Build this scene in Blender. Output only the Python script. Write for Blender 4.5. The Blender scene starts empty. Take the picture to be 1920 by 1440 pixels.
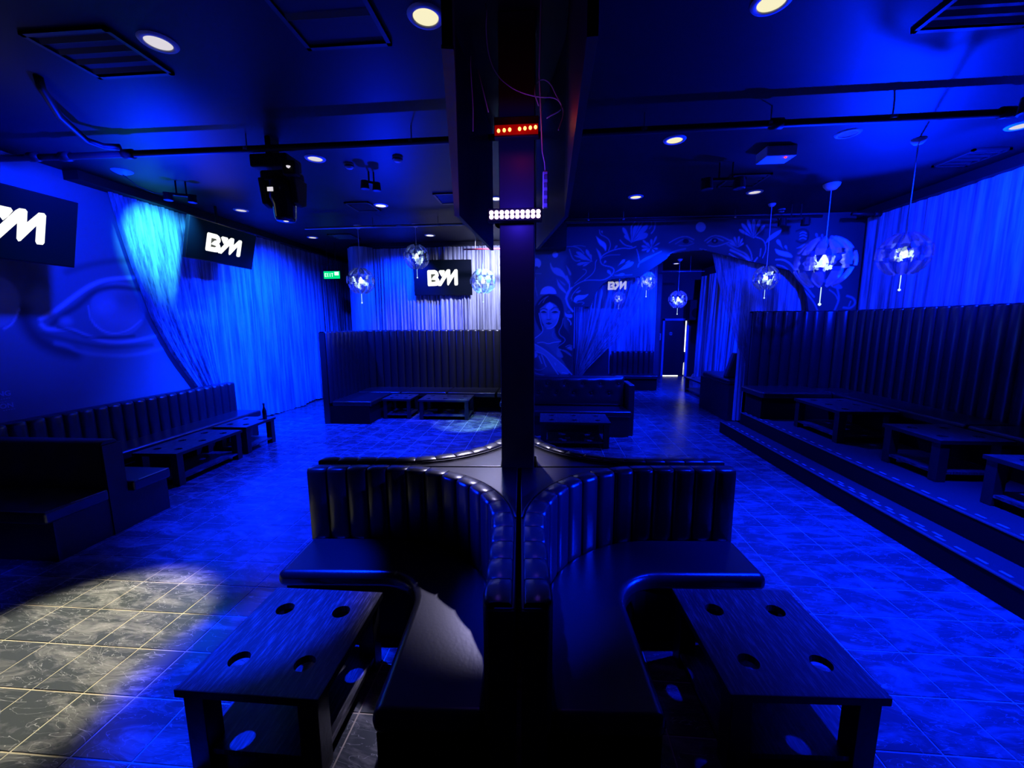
import bpy, bmesh, math, random
import numpy as np
from mathutils import Vector, Matrix

C = bpy.context.scene.collection
PI = math.pi
scene = bpy.context.scene
random.seed(7)

# ------------------------------------------------------------------ camera
F_PX, PITCH, YAW, ROLL, CAM_H = 763.2, 0.1459, -0.0792, -0.0048, 1.943
cam_d = bpy.data.cameras.new('camera')
cam_d.sensor_width = 36.0
cam_d.lens = F_PX / 1920 * 36
cam_d.clip_start = 0.02
cam = bpy.data.objects.new('camera', cam_d)
C.objects.link(cam)
sy_, cy_, sp_, cp_ = math.sin(YAW), math.cos(YAW), math.sin(PITCH), math.cos(PITCH)
fwd = Vector((sy_ * cp_, cy_ * cp_, -sp_))
rgt = Vector((cy_, -sy_, 0))
upv = rgt.cross(fwd)
r2 = rgt * math.cos(ROLL) + upv * math.sin(ROLL)
u2 = upv * math.cos(ROLL) - rgt * math.sin(ROLL)
m = Matrix((r2, u2, -fwd)).transposed().to_4x4()
m.translation = Vector((0, 0, CAM_H))
cam.matrix_world = m
scene.camera = cam
scene.view_settings.view_transform = 'Standard'
scene.view_settings.look = 'None'
scene.view_settings.gamma = 1
scene.view_settings.use_curve_mapping = False
scene.view_settings.exposure = 0.0

# ------------------------------------------------------------------ world: almost no light, the club is windowless
w = bpy.data.worlds.new('world'); scene.world = w; w.use_nodes = True
w.node_tree.nodes['Background'].inputs[0].default_value = (0.0, 0.01, 1.0, 1)
w.node_tree.nodes['Background'].inputs[1].default_value = 0.02
try:
    scene.cycles.max_bounces = 6
    scene.cycles.diffuse_bounces = 3
    scene.cycles.glossy_bounces = 3
    scene.cycles.transmission_bounces = 4
    scene.cycles.transparent_max_bounces = 10
    scene.cycles.sample_clamp_indirect = 4.0
    scene.cycles.sample_clamp_direct = 30.0
    scene.cycles.caustics_reflective = False
    scene.cycles.caustics_refractive = False
    scene.cycles.use_denoising = True
except Exception:
    pass

BLUE = (0.0, 0.011, 1.0)
AZURE = (0.0, 0.018, 1.0)
CYAN = (0.03, 0.42, 1.0)
WARM = (1.0, 0.93, 0.82)
LILAC = (0.62, 0.55, 1.0)


def lamp(name, kind, loc, aim=None, power=100, col=BLUE, size=0.05, angle=60, blend=0.5, size_y=None):
    d = bpy.data.lights.new(name, kind)
    d.energy = power; d.color = col
    if kind == 'SPOT':
        d.spot_size = math.radians(angle); d.spot_blend = blend; d.shadow_soft_size = size
    elif kind == 'POINT':
        d.shadow_soft_size = size
    else:
        d.shape = 'RECTANGLE'; d.size = size; d.size_y = size_y or size
    o = bpy.data.objects.new(name, d); C.objects.link(o); o.location = loc
    if aim is not None:
        o.rotation_euler = (Vector(aim) - Vector(loc)).to_track_quat('-Z', 'Y').to_euler()
    return o


# ---- blue washes of the club rig and added sofa fills (tuned here)
LIGHTS = [
    # name, kind, loc, aim, power, colour, size, angle, blend
    ('floor_wash_left', 'SPOT', (-2.0, 3.2, 3.72), (-2.4, 4.2, 0), 2600, BLUE, .06, 54, .6),
    ('floor_wash_left_near', 'SPOT', (-2.0, 2.6, 3.72), (-1.6, 2.0, 0), 3000, AZURE, .04, 24, .5),
    ('floor_wash_left_far', 'SPOT', (-2.6, 7.4, 3.72), (-3.6, 6.6, 0), 2600, BLUE, .06, 84, .9),
    ('floor_wash_right', 'SPOT', (2.7, 2.9, 3.72), (2.6, 3.1, 0), 3800, BLUE, .06, 74, .95),
    ('floor_wash_right_far', 'SPOT', (2.2, 6.9, 3.72), (2.2, 6.6, 0), 1500, BLUE, .06, 90, .9),
    ('floor_wash_booth', 'SPOT', (-1.6, 6.2, 3.72), (-1.9, 6.3, 0), 1800, BLUE, .06, 80, .9),
    ('sofa_fill_left', 'SPOT', (-4.9, 2.2, 2.4), (-.38, 2.12, .9), 4500, BLUE, .08, 11, .9),  # added without a fixture, in place of glow from the left side
    ('sofa_fill_right', 'SPOT', (4.9, 1.9, 2.35), (.2, 2.2, .75), 6500, BLUE, .08, 15, .9),  # added without a fixture, standing in for bounce off the right curtain
    ('curtain_wash_left', 'SPOT', (-4.6, 7.6, 3.6), (-5.88, 8.6, 1.0), 2600, AZURE, .05, 120, .9),
    ('curtain_wash_left_high', 'SPOT', (-3.9, 6.1, 3.5), (-5.85, 7.8, 1.0), 1500, AZURE, .04, 80, .9),
    ('curtain_wash_left_low', 'SPOT', (-3.2, 6.9, 2.6), (-5.85, 7.0, .8), 2000, AZURE, .05, 76, .9),
    ('wall_wash_left', 'SPOT', (-4.2, 4.0, 3.6), (-5.9, 4.6, 3.0), 650, BLUE, .08, 100, .9),
    ('curtain_cyan_left', 'SPOT', (-4.86, 5.52, 3.60), (-5.88, 6.05, 3.15), 440, CYAN, .03, 66, .95),
    ('curtain_wash_right', 'SPOT', (4.1, 4.4, 3.6), (5.6, 6.6, 2.8), 1700, BLUE, .05, 110, .9),
    ('ceiling_up_right', 'SPOT', (4.7, 6.2, 2.2), (3.6, 4.9, 3.85), 2500, BLUE, .03, 76, .6),
    ('ceiling_up_left', 'SPOT', (-5.2, 5.6, 2.2), (-4.6, 4.8, 3.85), 1900, BLUE, .03, 70, .9),
    ('ceiling_up_back', 'SPOT', (-2.6, 6.9, 2.5), (-2.0, 5.9, 3.85), 400, BLUE, .03, 80, .7),
    ('back_curtain_wash', 'SPOT', (-2.9, 8.9, 3.6), (-3.5, 9.9, 2.0), 1300, AZURE, .05, 110, .8),
    ('mural_wash', 'SPOT', (1.6, 5.4, 3.6), (1.4, 7.9, 2.0), 600, BLUE, .06, 100, .9),
    ('mural_wash_right', 'SPOT', (4.2, 5.6, 3.4), (4.3, 7.9, 2.6), 300, BLUE, .06, 100, .9),
    ('back_room_wash', 'SPOT', (2.4, 10.6, 3.6), (2.3, 12.6, 1.4), 1500, BLUE, .05, 110, .8),
    ('corridor_wash', 'SPOT', (4.5, 9.4, 3.5), (5.3, 12.0, 1.6), 2400, BLUE, .05, 110, .8),
    ('swag_wash', 'SPOT', (2.6, 7.3, 3.6), (1.3, 8.1, 1.7), 700, AZURE, .04, 70, .8),
    # white and coloured pools, with added booth and sofa-top fills
    ('white_floor_pool', 'SPOT', (-2.72, 4.42, 3.02), (-2.95, 1.95, 0), 1500, (1.0, .94, .70), .05, 25, .6),
    ('cyan_floor_pool', 'SPOT', (-.75, 6.6, 3.8), (-1.5, 7.8, 0), 2600, (.35, .85, 1.0), .04, 21, .8),
    ('white_sofa_pool', 'SPOT', (-.45, 4.27, 2.9), (-.44, 3.0, .95), 900, (.62, .58, 1.0), .03, 31, 1.0),
    ('booth_fill', 'SPOT', (-1.6, 7.9, 3.74), (-1.8, 8.8, .4), 130, (.4, .5, 1.0), .04, 50, .9),  # added to bring out booth cushions and table legs; no fixture
    ('sofa_top_fill', 'SPOT', (-.5, .5, 3.78), (-.12, 1.75, .94), 2600, AZURE, .04, 15, .9),  # added narrow beam that turns the near pads blue; no fixture
    ('lilac_curtain_pool', 'SPOT', (-.9, 8.3, 3.7), (-1.3, 9.9, 2.5), 620, (.42, .45, 1.0), .04, 96, .8),
]
for (n, k, loc, aim, pw, col, sz, ang, bl) in LIGHTS:
    lamp(n, k, loc, aim, pw, col, sz, ang, bl)


# ------------------------------------------------------------------ materials
def newmat(name):
    mt = bpy.data.materials.new(name); mt.use_nodes = True
    nt = mt.node_tree
    return mt, nt, nt.nodes['Principled BSDF']


def mat(name, col, rough=.6, metal=0, spec=.5, bump=0, bscale=60, emit=None, estr=0, var=0, vscale=6, coat=0):
    mt, nt, b = newmat(name)
    b.inputs['Base Color'].default_value = (*col, 1)
    b.inputs['Roughness'].default_value = rough
    b.inputs['Metallic'].default_value = metal
    b.inputs['Specular IOR Level'].default_value = spec
    b.inputs['Coat Weight'].default_value = coat
    if emit:
        b.inputs['Emission Color'].default_value = (*emit, 1)
        b.inputs['Emission Strength'].default_value = estr
    if bump or var:
        tc = nt.nodes.new('ShaderNodeTexCoord')
        if bump:
            n = nt.nodes.new('ShaderNodeTexNoise'); n.inputs['Scale'].default_value = bscale
            n.inputs['Detail'].default_value = 4
            nt.links.new(tc.outputs['Object'], n.inputs['Vector'])
            bp = nt.nodes.new('ShaderNodeBump'); bp.inputs['Strength'].default_value = bump
            bp.inputs['Distance'].default_value = .01
            nt.links.new(n.outputs['Fac'], bp.inputs['Height'])
            nt.links.new(bp.outputs['Normal'], b.inputs['Normal'])
        if var:
            n = nt.nodes.new('ShaderNodeTexNoise'); n.inputs['Scale'].default_value = vscale
            n.inputs['Detail'].default_value = 5
            nt.links.new(tc.outputs['Object'], n.inputs['Vector'])
            r = nt.nodes.new('ShaderNodeValToRGB')
            r.color_ramp.elements[0].position = .3; r.color_ramp.elements[1].position = .7
            r.color_ramp.elements[0].color = tuple(c * (1 - var) for c in col) + (1,)
            r.color_ramp.elements[1].color = tuple(min(1, c * (1 + var)) for c in col) + (1,)
            nt.links.new(n.outputs['Fac'], r.inputs['Fac'])
            nt.links.new(r.outputs['Color'], b.inputs['Base Color'])
    return mt


def tile_mat():
    mt, nt, b = newmat('slate_tile')
    N, L = nt.nodes, nt.links
    g = N.new('ShaderNodeNewGeometry')
    mp = N.new('ShaderNodeMapping'); mp.inputs['Scale'].default_value = (1.2, 3.2, 1); mp.inputs['Rotation'].default_value = (0, 0, .5)
    L.new(g.outputs['Position'], mp.inputs['Vector'])
    n1 = N.new('ShaderNodeTexNoise'); n1.inputs['Scale'].default_value = 2.3; n1.inputs['Detail'].default_value = 7
    n1.inputs['Roughness'].default_value = .68; n1.inputs['Distortion'].default_value = 1.2
    L.new(mp.outputs['Vector'], n1.inputs['Vector'])
    r1 = N.new('ShaderNodeValToRGB')
    r1.color_ramp.elements[0].position = .46; r1.color_ramp.elements[0].color = (.07, .08, .084, 1)
    r1.color_ramp.elements[1].position = .72; r1.color_ramp.elements[1].color = (.33, .32, .31, 1)
    L.new(n1.outputs['Fac'], r1.inputs['Fac'])
    n2 = N.new('ShaderNodeTexNoise'); n2.inputs['Scale'].default_value = 2.4; n2.inputs['Detail'].default_value = 3
    n2.inputs['Distortion'].default_value = 2.5
    L.new(mp.outputs['Vector'], n2.inputs['Vector'])
    a = N.new('ShaderNodeMath'); a.operation = 'SUBTRACT'; a.inputs[1].default_value = .5
    L.new(n2.outputs['Fac'], a.inputs[0])
    ab = N.new('ShaderNodeMath'); ab.operation = 'ABSOLUTE'; L.new(a.outputs[0], ab.inputs[0])
    r2_ = N.new('ShaderNodeValToRGB')
    r2_.color_ramp.elements[0].position = .0; r2_.color_ramp.elements[0].color = (1, 1, 1, 1)
    r2_.color_ramp.elements[1].position = .008; r2_.color_ramp.elements[1].color = (0, 0, 0, 1)
    L.new(ab.outputs[0], r2_.inputs['Fac'])
    mx = N.new('ShaderNodeMixRGB'); mx.blend_type = 'MIX'; mx.inputs['Color2'].default_value = (.6, .6, .58, 1)
    mf = N.new('ShaderNodeMath'); mf.operation = 'MULTIPLY'; mf.inputs[1].default_value = .6
    L.new(r2_.outputs['Color'], mf.inputs[0]); L.new(mf.outputs[0], mx.inputs['Fac'])
    L.new(r1.outputs['Color'], mx.inputs['Color1'])
    L.new(mx.outputs['Color'], b.inputs['Base Color'])
    b.inputs['Roughness'].default_value = .24
    bp = N.new('ShaderNodeBump'); bp.inputs['Strength'].default_value = .1; bp.inputs['Distance'].default_value = .004
    L.new(n1.outputs['Fac'], bp.inputs['Height']); L.new(bp.outputs['Normal'], b.inputs['Normal'])
    return mt


def wood_mat():
    mt, nt, b = newmat('scratched_black_wood')
    N, L = nt.nodes, nt.links
    tc = N.new('ShaderNodeTexCoord')
    mp = N.new('ShaderNodeMapping'); mp.inputs['Scale'].default_value = (28, 2.2, 4)
    L.new(tc.outputs['Object'], mp.inputs['Vector'])
    n1 = N.new('ShaderNodeTexNoise'); n1.inputs['Scale'].default_value = 3; n1.inputs['Detail'].default_value = 9
    n1.inputs['Roughness'].default_value = .75
    L.new(mp.outputs['Vector'], n1.inputs['Vector'])
    r = N.new('ShaderNodeValToRGB')
    r.color_ramp.elements[0].position = .48; r.color_ramp.elements[0].color = (.035, .035, .038, 1)
    r.color_ramp.elements[1].position = .72; r.color_ramp.elements[1].color = (.32, .3, .28, 1)
    L.new(n1.outputs['Fac'], r.inputs['Fac']); L.new(r.outputs['Color'], b.inputs['Base Color'])
    b.inputs['Roughness'].default_value = .34
    bp = N.new('ShaderNodeBump'); bp.inputs['Strength'].default_value = .4; bp.inputs['Distance'].default_value = .003
    L.new(n1.outputs['Fac'], bp.inputs['Height']); L.new(bp.outputs['Normal'], b.inputs['Normal'])
    return mt


def column_mat():
    mt, nt, b = newmat('speckled_black_paint')
    N, L = nt.nodes, nt.links
    g = N.new('ShaderNodeNewGeometry')
    v = N.new('ShaderNodeTexVoronoi'); v.inputs['Scale'].default_value = 11
    L.new(g.outputs['Position'], v.inputs['Vector'])
    sep = N.new('ShaderNodeSeparateColor'); L.new(v.outputs['Color'], sep.inputs['Color'])
    thr = N.new('ShaderNodeMath'); thr.operation = 'MULTIPLY'; thr.inputs[1].default_value = .04
    L.new(sep.outputs[0], thr.inputs[0])
    lt = N.new('ShaderNodeMath'); lt.operation = 'LESS_THAN'
    L.new(v.outputs['Distance'], lt.inputs[0]); L.new(thr.outputs[0], lt.inputs[1])
    mx = N.new('ShaderNodeMixRGB'); mx.inputs['Color1'].default_value = (.08, .08, .09, 1); mx.inputs['Color2'].default_value = (.8, .8, .8, 1)
    L.new(lt.outputs[0], mx.inputs['Fac']); L.new(mx.outputs['Color'], b.inputs['Base Color'])
    b.inputs['Roughness'].default_value = .42
    return mt


def cloth_mat(name, col, sheer=0.0, trans=.25):
    mt, nt, b = newmat(name)
    N, L = nt.nodes, nt.links
    out = N['Material Output']; N.remove(b)
    tc = N.new('ShaderNodeNewGeometry'); mp = N.new('ShaderNodeMapping'); mp.inputs['Scale'].default_value = (9, 9, .35)
    L.new(tc.outputs['Position'], mp.inputs['Vector'])
    n = N.new('ShaderNodeTexNoise'); n.inputs['Scale'].default_value = 1.6; n.inputs['Detail'].default_value = 5; n.inputs['Roughness'].default_value = .7
    L.new(mp.outputs['Vector'], n.inputs['Vector'])
    rp = N.new('ShaderNodeValToRGB')
    rp.color_ramp.elements[0].position = .38; rp.color_ramp.elements[0].color = tuple(c * .34 for c in col) + (1,)  # upright streaks: cloth density, with fold shade painted into the colour
    rp.color_ramp.elements[1].position = .62; rp.color_ramp.elements[1].color = (*col, 1)
    L.new(n.outputs['Fac'], rp.inputs['Fac'])
    d = N.new('ShaderNodeBsdfDiffuse'); L.new(rp.outputs['Color'], d.inputs['Color'])
    t = N.new('ShaderNodeBsdfTranslucent'); L.new(rp.outputs['Color'], t.inputs['Color'])
    m1 = N.new('ShaderNodeMixShader'); m1.inputs[0].default_value = trans
    L.new(d.outputs[0], m1.inputs[1]); L.new(t.outputs[0], m1.inputs[2])
    last = m1
    if sheer:
        tr = N.new('ShaderNodeBsdfTransparent')
        m2 = N.new('ShaderNodeMixShader'); m2.inputs[0].default_value = sheer
        L.new(m1.outputs[0], m2.inputs[1]); L.new(tr.outputs[0], m2.inputs[2]); last = m2
    L.new(last.outputs[0], out.inputs['Surface'])
    return mt


def attr_mat(name, rough=.75):
    mt, nt, b = newmat(name)
    a = nt.nodes.new('ShaderNodeAttribute'); a.attribute_name = 'paint'
    nt.links.new(a.outputs['Color'], b.inputs['Base Color'])
    b.inputs['Roughness'].default_value = rough
    return mt


def petal_mat():
    mt, nt, b = newmat('clear_blue_tinted_plastic')
    N, L = nt.nodes, nt.links
    out = N['Material Output']
    b.inputs['Base Color'].default_value = (.4, .5, .95, 1); b.inputs['Roughness'].default_value = .12
    b.inputs['Metallic'].default_value = .35
    tr = N.new('ShaderNodeBsdfTransparent')
    m2 = N.new('ShaderNodeMixShader'); m2.inputs[0].default_value = .58
    L.new(b.outputs[0], m2.inputs[1]); L.new(tr.outputs[0], m2.inputs[2]); L.new(m2.outputs[0], out.inputs['Surface'])
    return mt


def emis(name, col, s):
    mt, nt, b = newmat(name)
    N, L = nt.nodes, nt.links
    e = N.new('ShaderNodeEmission'); e.inputs[0].default_value = (*col, 1); e.inputs[1].default_value = s
    L.new(e.outputs[0], N['Material Output'].inputs['Surface'])
    return mt


M = dict(
    leather=mat('black_leather', (.015, .015, .017), .30, bump=.05, bscale=60, spec=.85),
    leather_dark=mat('black_leather_side', (.02, .02, .022), .5, bump=.2, bscale=90),
    base=mat('black_carpet_base', (.01, .01, .011), .95, spec=.1),
    seam=mat('dark_piping', (.012, .012, .014), .5),
    edge=mat('bright_metal_line', (.5, .5, .5), .3, .6),
    wood=wood_mat(), tile=tile_mat(),
    leg=mat('black_stained_leg', (.014, .014, .015), .45, bump=.2, bscale=30),
    grout=mat('pale_grout', (.56, .5, .36), .85, var=.25, vscale=4),
    ceiling=mat('dark_painted_ceiling', (.011, .011, .013), .5, spec=.12, bump=.08, bscale=3, var=.15, vscale=1.5),
    black=mat('matt_black', (.01, .01, .011), .6, spec=.3),
    gloss_black=mat('gloss_black', (.008, .008, .01), .18),
    wallpaint=mat('dark_wall_paint', (.05, .05, .055), .7, var=.2, vscale=2),
    wall_mid=mat('painted_wall', (.2, .2, .21), .8, var=.1, vscale=2),
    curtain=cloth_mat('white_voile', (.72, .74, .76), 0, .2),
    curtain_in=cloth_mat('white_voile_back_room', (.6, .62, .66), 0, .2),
    sheer=cloth_mat('sheer_voile', (.75, .77, .8), .32, .35),
    column=column_mat(),
    pipe=mat('dark_pipe', (.009, .009, .01), .5, spec=.3), pipe_light=mat('galvanised_pipe', (.3, .3, .3), .3, .7),
    pipe_red=mat('red_pipe', (.5, .04, .04), .5), steel=mat('bright_steel', (.6, .6, .62), .25, .8),
    white=mat('white_plastic', (.75, .75, .75), .45), grey=mat('grey_plastic', (.3, .3, .3), .5),
    petal=petal_mat(), reflector=emis('glowing_reflector', (.55, .8, 1.0), 1.4), bulb=emis('lamp_bulb', (.95, 1, 1), 3.0),  # plates emit their lit look themselves, in place of bulb light
    screen=mat('tv_screen', (.004, .005, .009), .5, spec=.04, emit=(.0, .08, .12), estr=.02),
    logo=emis('screen_white', (1, 1, .93), 1.3), logo_hole=emis('screen_grey', (.09, .1, .09), 1.0),
    halo=emis('screen_halo', (.05, .09, .08), .6),
    exit=emis('exit_green', (.0, .75, .25), 1.1), exit_w=emis('exit_white', (.6, 1.0, .8), 1.6),
    lens_on=emis('downlight_lens_bright', (1.0, .93, .6), .95), lens_hot=emis('downlight_lens_hot', (1.0, .93, .72), 2.2),
    lens_dim=emis('downlight_lens_dim', (.72, .68, .74), 1.0), lens_off=mat('downlight_lens_off', (.3, .35, .6), .3),
    led=emis('uv_led', (1.0, .62, 1.0), 4.0), led_red=emis('red_led', (1.0, .02, .005), 6.0), led_core=emis('red_led_core', (1.0, .35, .08), 4.0),
    rawwood=mat('raw_plywood_edge', (.85, .42, .16), .7, bump=.3, bscale=20), board=mat('black_board', (.02, .02, .025), .4),
    wire=mat('pale_cable', (.4, .4, .45), .5), vent=mat('dark_vent', (.012, .012, .014), .5),
    nosing=mat('dark_carpet', (.055, .055, .055), .9, bump=.5, bscale=120, spec=.1), dash=mat('pale_tread_mark', (.34, .34, .36), .6),
    riser=mat('black_riser', (.008, .008, .009), .8, spec=.15),
    daylight=emis('daylight_gap', (1.0, 1.0, .85), 3.0), frame=mat('pale_door_frame', (.35, .38, .5), .5),
    door=mat('dark_door', (.012, .013, .014), .4), mural=attr_mat('mural_paint', .8), text=mat('pale_lettering', (.5, .52, .6), .6),
    bottle=mat('dark_bottle', (.01, .012, .012), .15, coat=.5), sticker=mat('grey_sticker', (.4, .42, .42), .5),
)


# ------------------------------------------------------------------ mesh helpers
class MB:
    def __init__(s):
        s.v = []; s.f = []

    def add(s, v, f):
        n = len(s.v); s.v += [tuple(p) for p in v]; s.f += [tuple(i + n for i in q) for q in f]; return s

    def box(s, c, d, rz=0):
        x, y, z = (q / 2 for q in d); cs, sn = math.cos(rz), math.sin(rz); v = []
        for dz in (-z, z):
            for dx, dy in ((-x, -y), (x, -y), (x, y), (-x, y)):
                v.append((c[0] + dx * cs - dy * sn, c[1] + dx * sn + dy * cs, c[2] + dz))
        return s.add(v, [(0, 3, 2, 1), (4, 5, 6, 7), (0, 1, 5, 4), (1, 2, 6, 5), (2, 3, 7, 6), (3, 0, 4, 7)])

    def bb(s, x0, x1, y0, y1, z0, z1):
        return s.box(((x0 + x1) / 2, (y0 + y1) / 2, (z0 + z1) / 2), (abs(x1 - x0), abs(y1 - y0), abs(z1 - z0)))

    def prism(s, poly, z0, z1, frm=lambda a, b, c: (a, b, c)):
        a = sum(poly[i][0] * poly[(i + 1) % len(poly)][1] - poly[(i + 1) % len(poly)][0] * poly[i][1] for i in range(len(poly)))
        if a < 0: poly = poly[::-1]
        n = len(poly)
        v = [frm(x, y, z0) for x, y in poly] + [frm(x, y, z1) for x, y in poly]
        f = [tuple(range(n - 1, -1, -1)), tuple(range(n, 2 * n))] + [(i, (i + 1) % n, n + (i + 1) % n, n + i) for i in range(n)]
        return s.add(v, f)

    def tube(s, pts, r, n=8, cap=True):
        P = [Vector(p) for p in pts]; rings = []
        for i, p in enumerate(P):
            t = ((P[i + 1] if i < len(P) - 1 else p) - (P[i - 1] if i else p)).normalized()
            a = Vector((0, 0, 1)) if abs(t.z) < .9 else Vector((1, 0, 0))
            u = t.cross(a).normalized(); w_ = t.cross(u)
            rr = r[i] if isinstance(r, (list, tuple)) else r
            rings.append([p + (u * math.cos(2 * PI * k / n) + w_ * math.sin(2 * PI * k / n)) * rr for k in range(n)])
        v = [q for g in rings for q in g]
        f = [(i * n + k, i * n + (k + 1) % n, (i + 1) * n + (k + 1) % n, (i + 1) * n + k) for i in range(len(P) - 1) for k in range(n)]
        if cap: f += [tuple(range(n))[::-1], tuple((len(P) - 1) * n + k for k in range(n))]
        return s.add(v, f)

    def lathe(s, prof, c=(0, 0, 0), n=20):
        v = []; f = []
        for r, z in prof:
            for k in range(n):
                a = 2 * PI * k / n; v.append((c[0] + r * math.cos(a), c[1] + r * math.sin(a), c[2] + z))
        for i in range(len(prof) - 1):
            for k in range(n):
                f.append((i * n + k, i * n + (k + 1) % n, (i + 1) * n + (k + 1) % n, (i + 1) * n + k))
        return s.add(v, f)

    def grid(s, P, nu, nv):  # P[j][i]
        v = [p for row in P for p in row]
        return s.add(v, [(j * nu + i, j * nu + i + 1, (j + 1) * nu + i + 1, (j + 1) * nu + i) for j in range(nv - 1) for i in range(nu - 1)])


ORG = {}


def obj(name, mb, mt, parent=None, smooth=False, bevel=0, seg=2):
    me = bpy.data.meshes.new(name)
    o = bpy.data.objects.new(name, me); C.objects.link(o)
    org = ORG.get(parent.name, (0, 0, 0)) if parent else (0, 0, 0)
    me.from_pydata([(a - org[0], b - org[1], c - org[2]) for a, b, c in mb.v], [], mb.f)
    me.materials.append(mt if not isinstance(mt, str) else M[mt])
    bm = bmesh.new(); bm.from_mesh(me)
    bmesh.ops.recalc_face_normals(bm, faces=bm.faces)
    bm.to_mesh(me); bm.free()
    if smooth:
        for p in me.polygons: p.use_smooth = True
    if bevel:
        md = o.modifiers.new('bevel', 'BEVEL'); md.width = bevel; md.segments = seg; md.limit_method = 'ANGLE'
        md.angle_limit = math.radians(50)
        for p in me.polygons: p.use_smooth = True
        md.harden_normals = True
    if parent: o.parent = parent
    ORG[o.name] = org
    return o


def tag(o, label=None, cat=None, group=None, kind=None):
    if label: o['label'] = label
    if cat: o['category'] = cat
    if group: o['group'] = group
    if kind: o['kind'] = kind
    return o


def thing(name, label, cat, loc=(0, 0, 0), rz=0, group=None, local=False):
    o = bpy.data.objects.new(name, None); C.objects.link(o); o.empty_display_size = .1
    o.location = loc; o.rotation_euler = (0, 0, rz)
    tag(o, label, cat, group)
    ORG[o.name] = (0, 0, 0) if local else tuple(loc)
    return o


def dup(root, loc, rz=0, label=None, group=None, scale=1):
    r = root.copy(); C.objects.link(r); r.location = loc; r.rotation_euler = (0, 0, rz); r.scale = (scale,) * 3
    if label: r['label'] = label
    if group: r['group'] = group
    for ch in list(root.children):
        c = ch.copy(); C.objects.link(c); c.parent = r
        for g in ch.children:
            d = g.copy(); C.objects.link(d); d.parent = c
    return r


def struct(name, mb, mt, label=None, parent=None, **k):
    o = obj(name, mb, mt, parent, **k)
    if not parent: o['kind'] = 'structure'
    if label: o['label'] = label
    return o


def arc(cx, cy, r, a0, a1, n):
    return [(cx + r * math.cos(math.radians(a0 + (a1 - a0) * i / n)), cy + r * math.sin(math.radians(a0 + (a1 - a0) * i / n))) for i in range(n + 1)]


class Path:
    """polyline in plan; side=+1 means the sitter is on the left of the direction of travel"""
    def __init__(s, pts, side=1):
        s.p = np.array(pts, float); d = np.diff(s.p, axis=0); s.l = np.hypot(d[:, 0], d[:, 1])
        s.c = np.concatenate([[0], np.cumsum(s.l)]); s.L = s.c[-1]
        t = d / s.l[:, None]; tv = np.vstack([t[:1], (t[:-1] + t[1:]) / 2, t[-1:]])
        tv /= np.hypot(tv[:, 0], tv[:, 1])[:, None]
        s.n = np.stack([-tv[:, 1], tv[:, 0]], 1) * side

    def at(s, d, off=0):
        x = np.interp(d, s.c, s.p[:, 0]); y = np.interp(d, s.c, s.p[:, 1])
        nx = np.interp(d, s.c, s.n[:, 0]); ny = np.interp(d, s.c, s.n[:, 1]); q = math.hypot(nx, ny)
        return (x + nx / q * off, y + ny / q * off)


def channels(par, path, n, z0, z1, bulge=.025, depth=.09, mt='leather', edge=.03, s0=0, s1=None, pw=.6):
    """one padded upright channel after another along the path, rolled over the top"""
    s1 = path.L if s1 is None else s1
    for i in range(n):
        a, b = s0 + (s1 - s0) * i / n, s0 + (s1 - s0) * (i + 1) / n
        rows = []
        K = 7
        for k in range(K):
            t = k / (K - 1); bl = bulge * (math.sin(PI * t) ** pw if 0 < t < 1 else 0)
            d = a + (b - a) * (.015 + .97 * (t if k not in (1, 5) else (.06 if k == 1 else .94))); e = edge * (.75 + .25 * (bl / bulge)); zt = z1 - .004 + .2 * bl
            prof = [(bl, z0), (bl, (z0 + z1) / 2), (bl, zt - e * 1.3), (bl - e * .25, zt - e * .45), (bl - e * .8, zt - e * .08), (-.35 * depth, zt), (-depth * .9, zt - .002), (-depth, zt - .012), (-depth, zt - .06)]
            rows.append([(*path.at(d, o_), z) for o_, z in prof])
        obj('channel', MB().grid(rows, 9, K), mt, par, smooth=True)


def slab(path, o0, o1, z0, z1, n=60):
    q = [path.at(path.L * i / n, o0) for i in range(n + 1)] + [path.at(path.L * i / n, o1) for i in range(n, -1, -1)]
    return MB().prism(q, z0, z1)

# ================================================================== STRUCTURE
CEIL = 3.85
XL, XR = -5.95, 5.62
# floor: grout bed plus tiles standing 3 mm proud
T, OX, OY = .305, -3.669, 2.949
floor = struct('floor', MB().bb(-6.1, 6.9, -3.0, 16.2, -.1, -.003), 'grout', 'floor of square slate tiles with pale grout joints, between the seating')


def px(X, Y, Z):
    Z = Z - CAM_H; c, s = math.cos(YAW), math.sin(YAW); x, y = c * X - s * Y, s * X + c * Y
    c, s = math.cos(PITCH), math.sin(PITCH); d = c * y - s * Z; u = s * y + c * Z
    if d < .2: return None
    return 960 + F_PX * x / d, 720 - F_PX * u / d, d


BLOCK = [(-1.66, 1.45, 1.35, 4.3), (3.2, 6.9, -3, 7.4), (-6.0, -4.0, -3, 3.88), (-6.0, -5.05, 3, 6.7)]   # under furniture or platform
cells = []
for i in range(-8, 35):
    for j in range(-20, 44):
        x, y = OX + (i + .5) * T, OY + (j + .5) * T
        if x < -6.0 or x > 6.8 or y < -2.9 or y > 16: continue
        p = px(x, y, 0); vis = p is not None and -60 < p[0] < 1980 and p[1] < 1500
        if any(a < x < b and c < y < d for a, b, c, d in BLOCK): vis = False
        cells.append((-(1 / p[2] ** 3) if vis else 1, x, y))
cells.sort()
g = T / 2 - .0038
tm = MB().add([(-g, -g, -.003), (g, -g, -.003), (g, g, -.003), (-g, g, -.003), (-g + .002, -g + .002, 0), (g - .002, -g + .002, 0), (g - .002, g - .002, 0), (-g + .002, g - .002, 0)],
              [(4, 5, 6, 7), (0, 1, 5, 4), (1, 2, 6, 5), (2, 3, 7, 6), (3, 0, 4, 7)])
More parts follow.
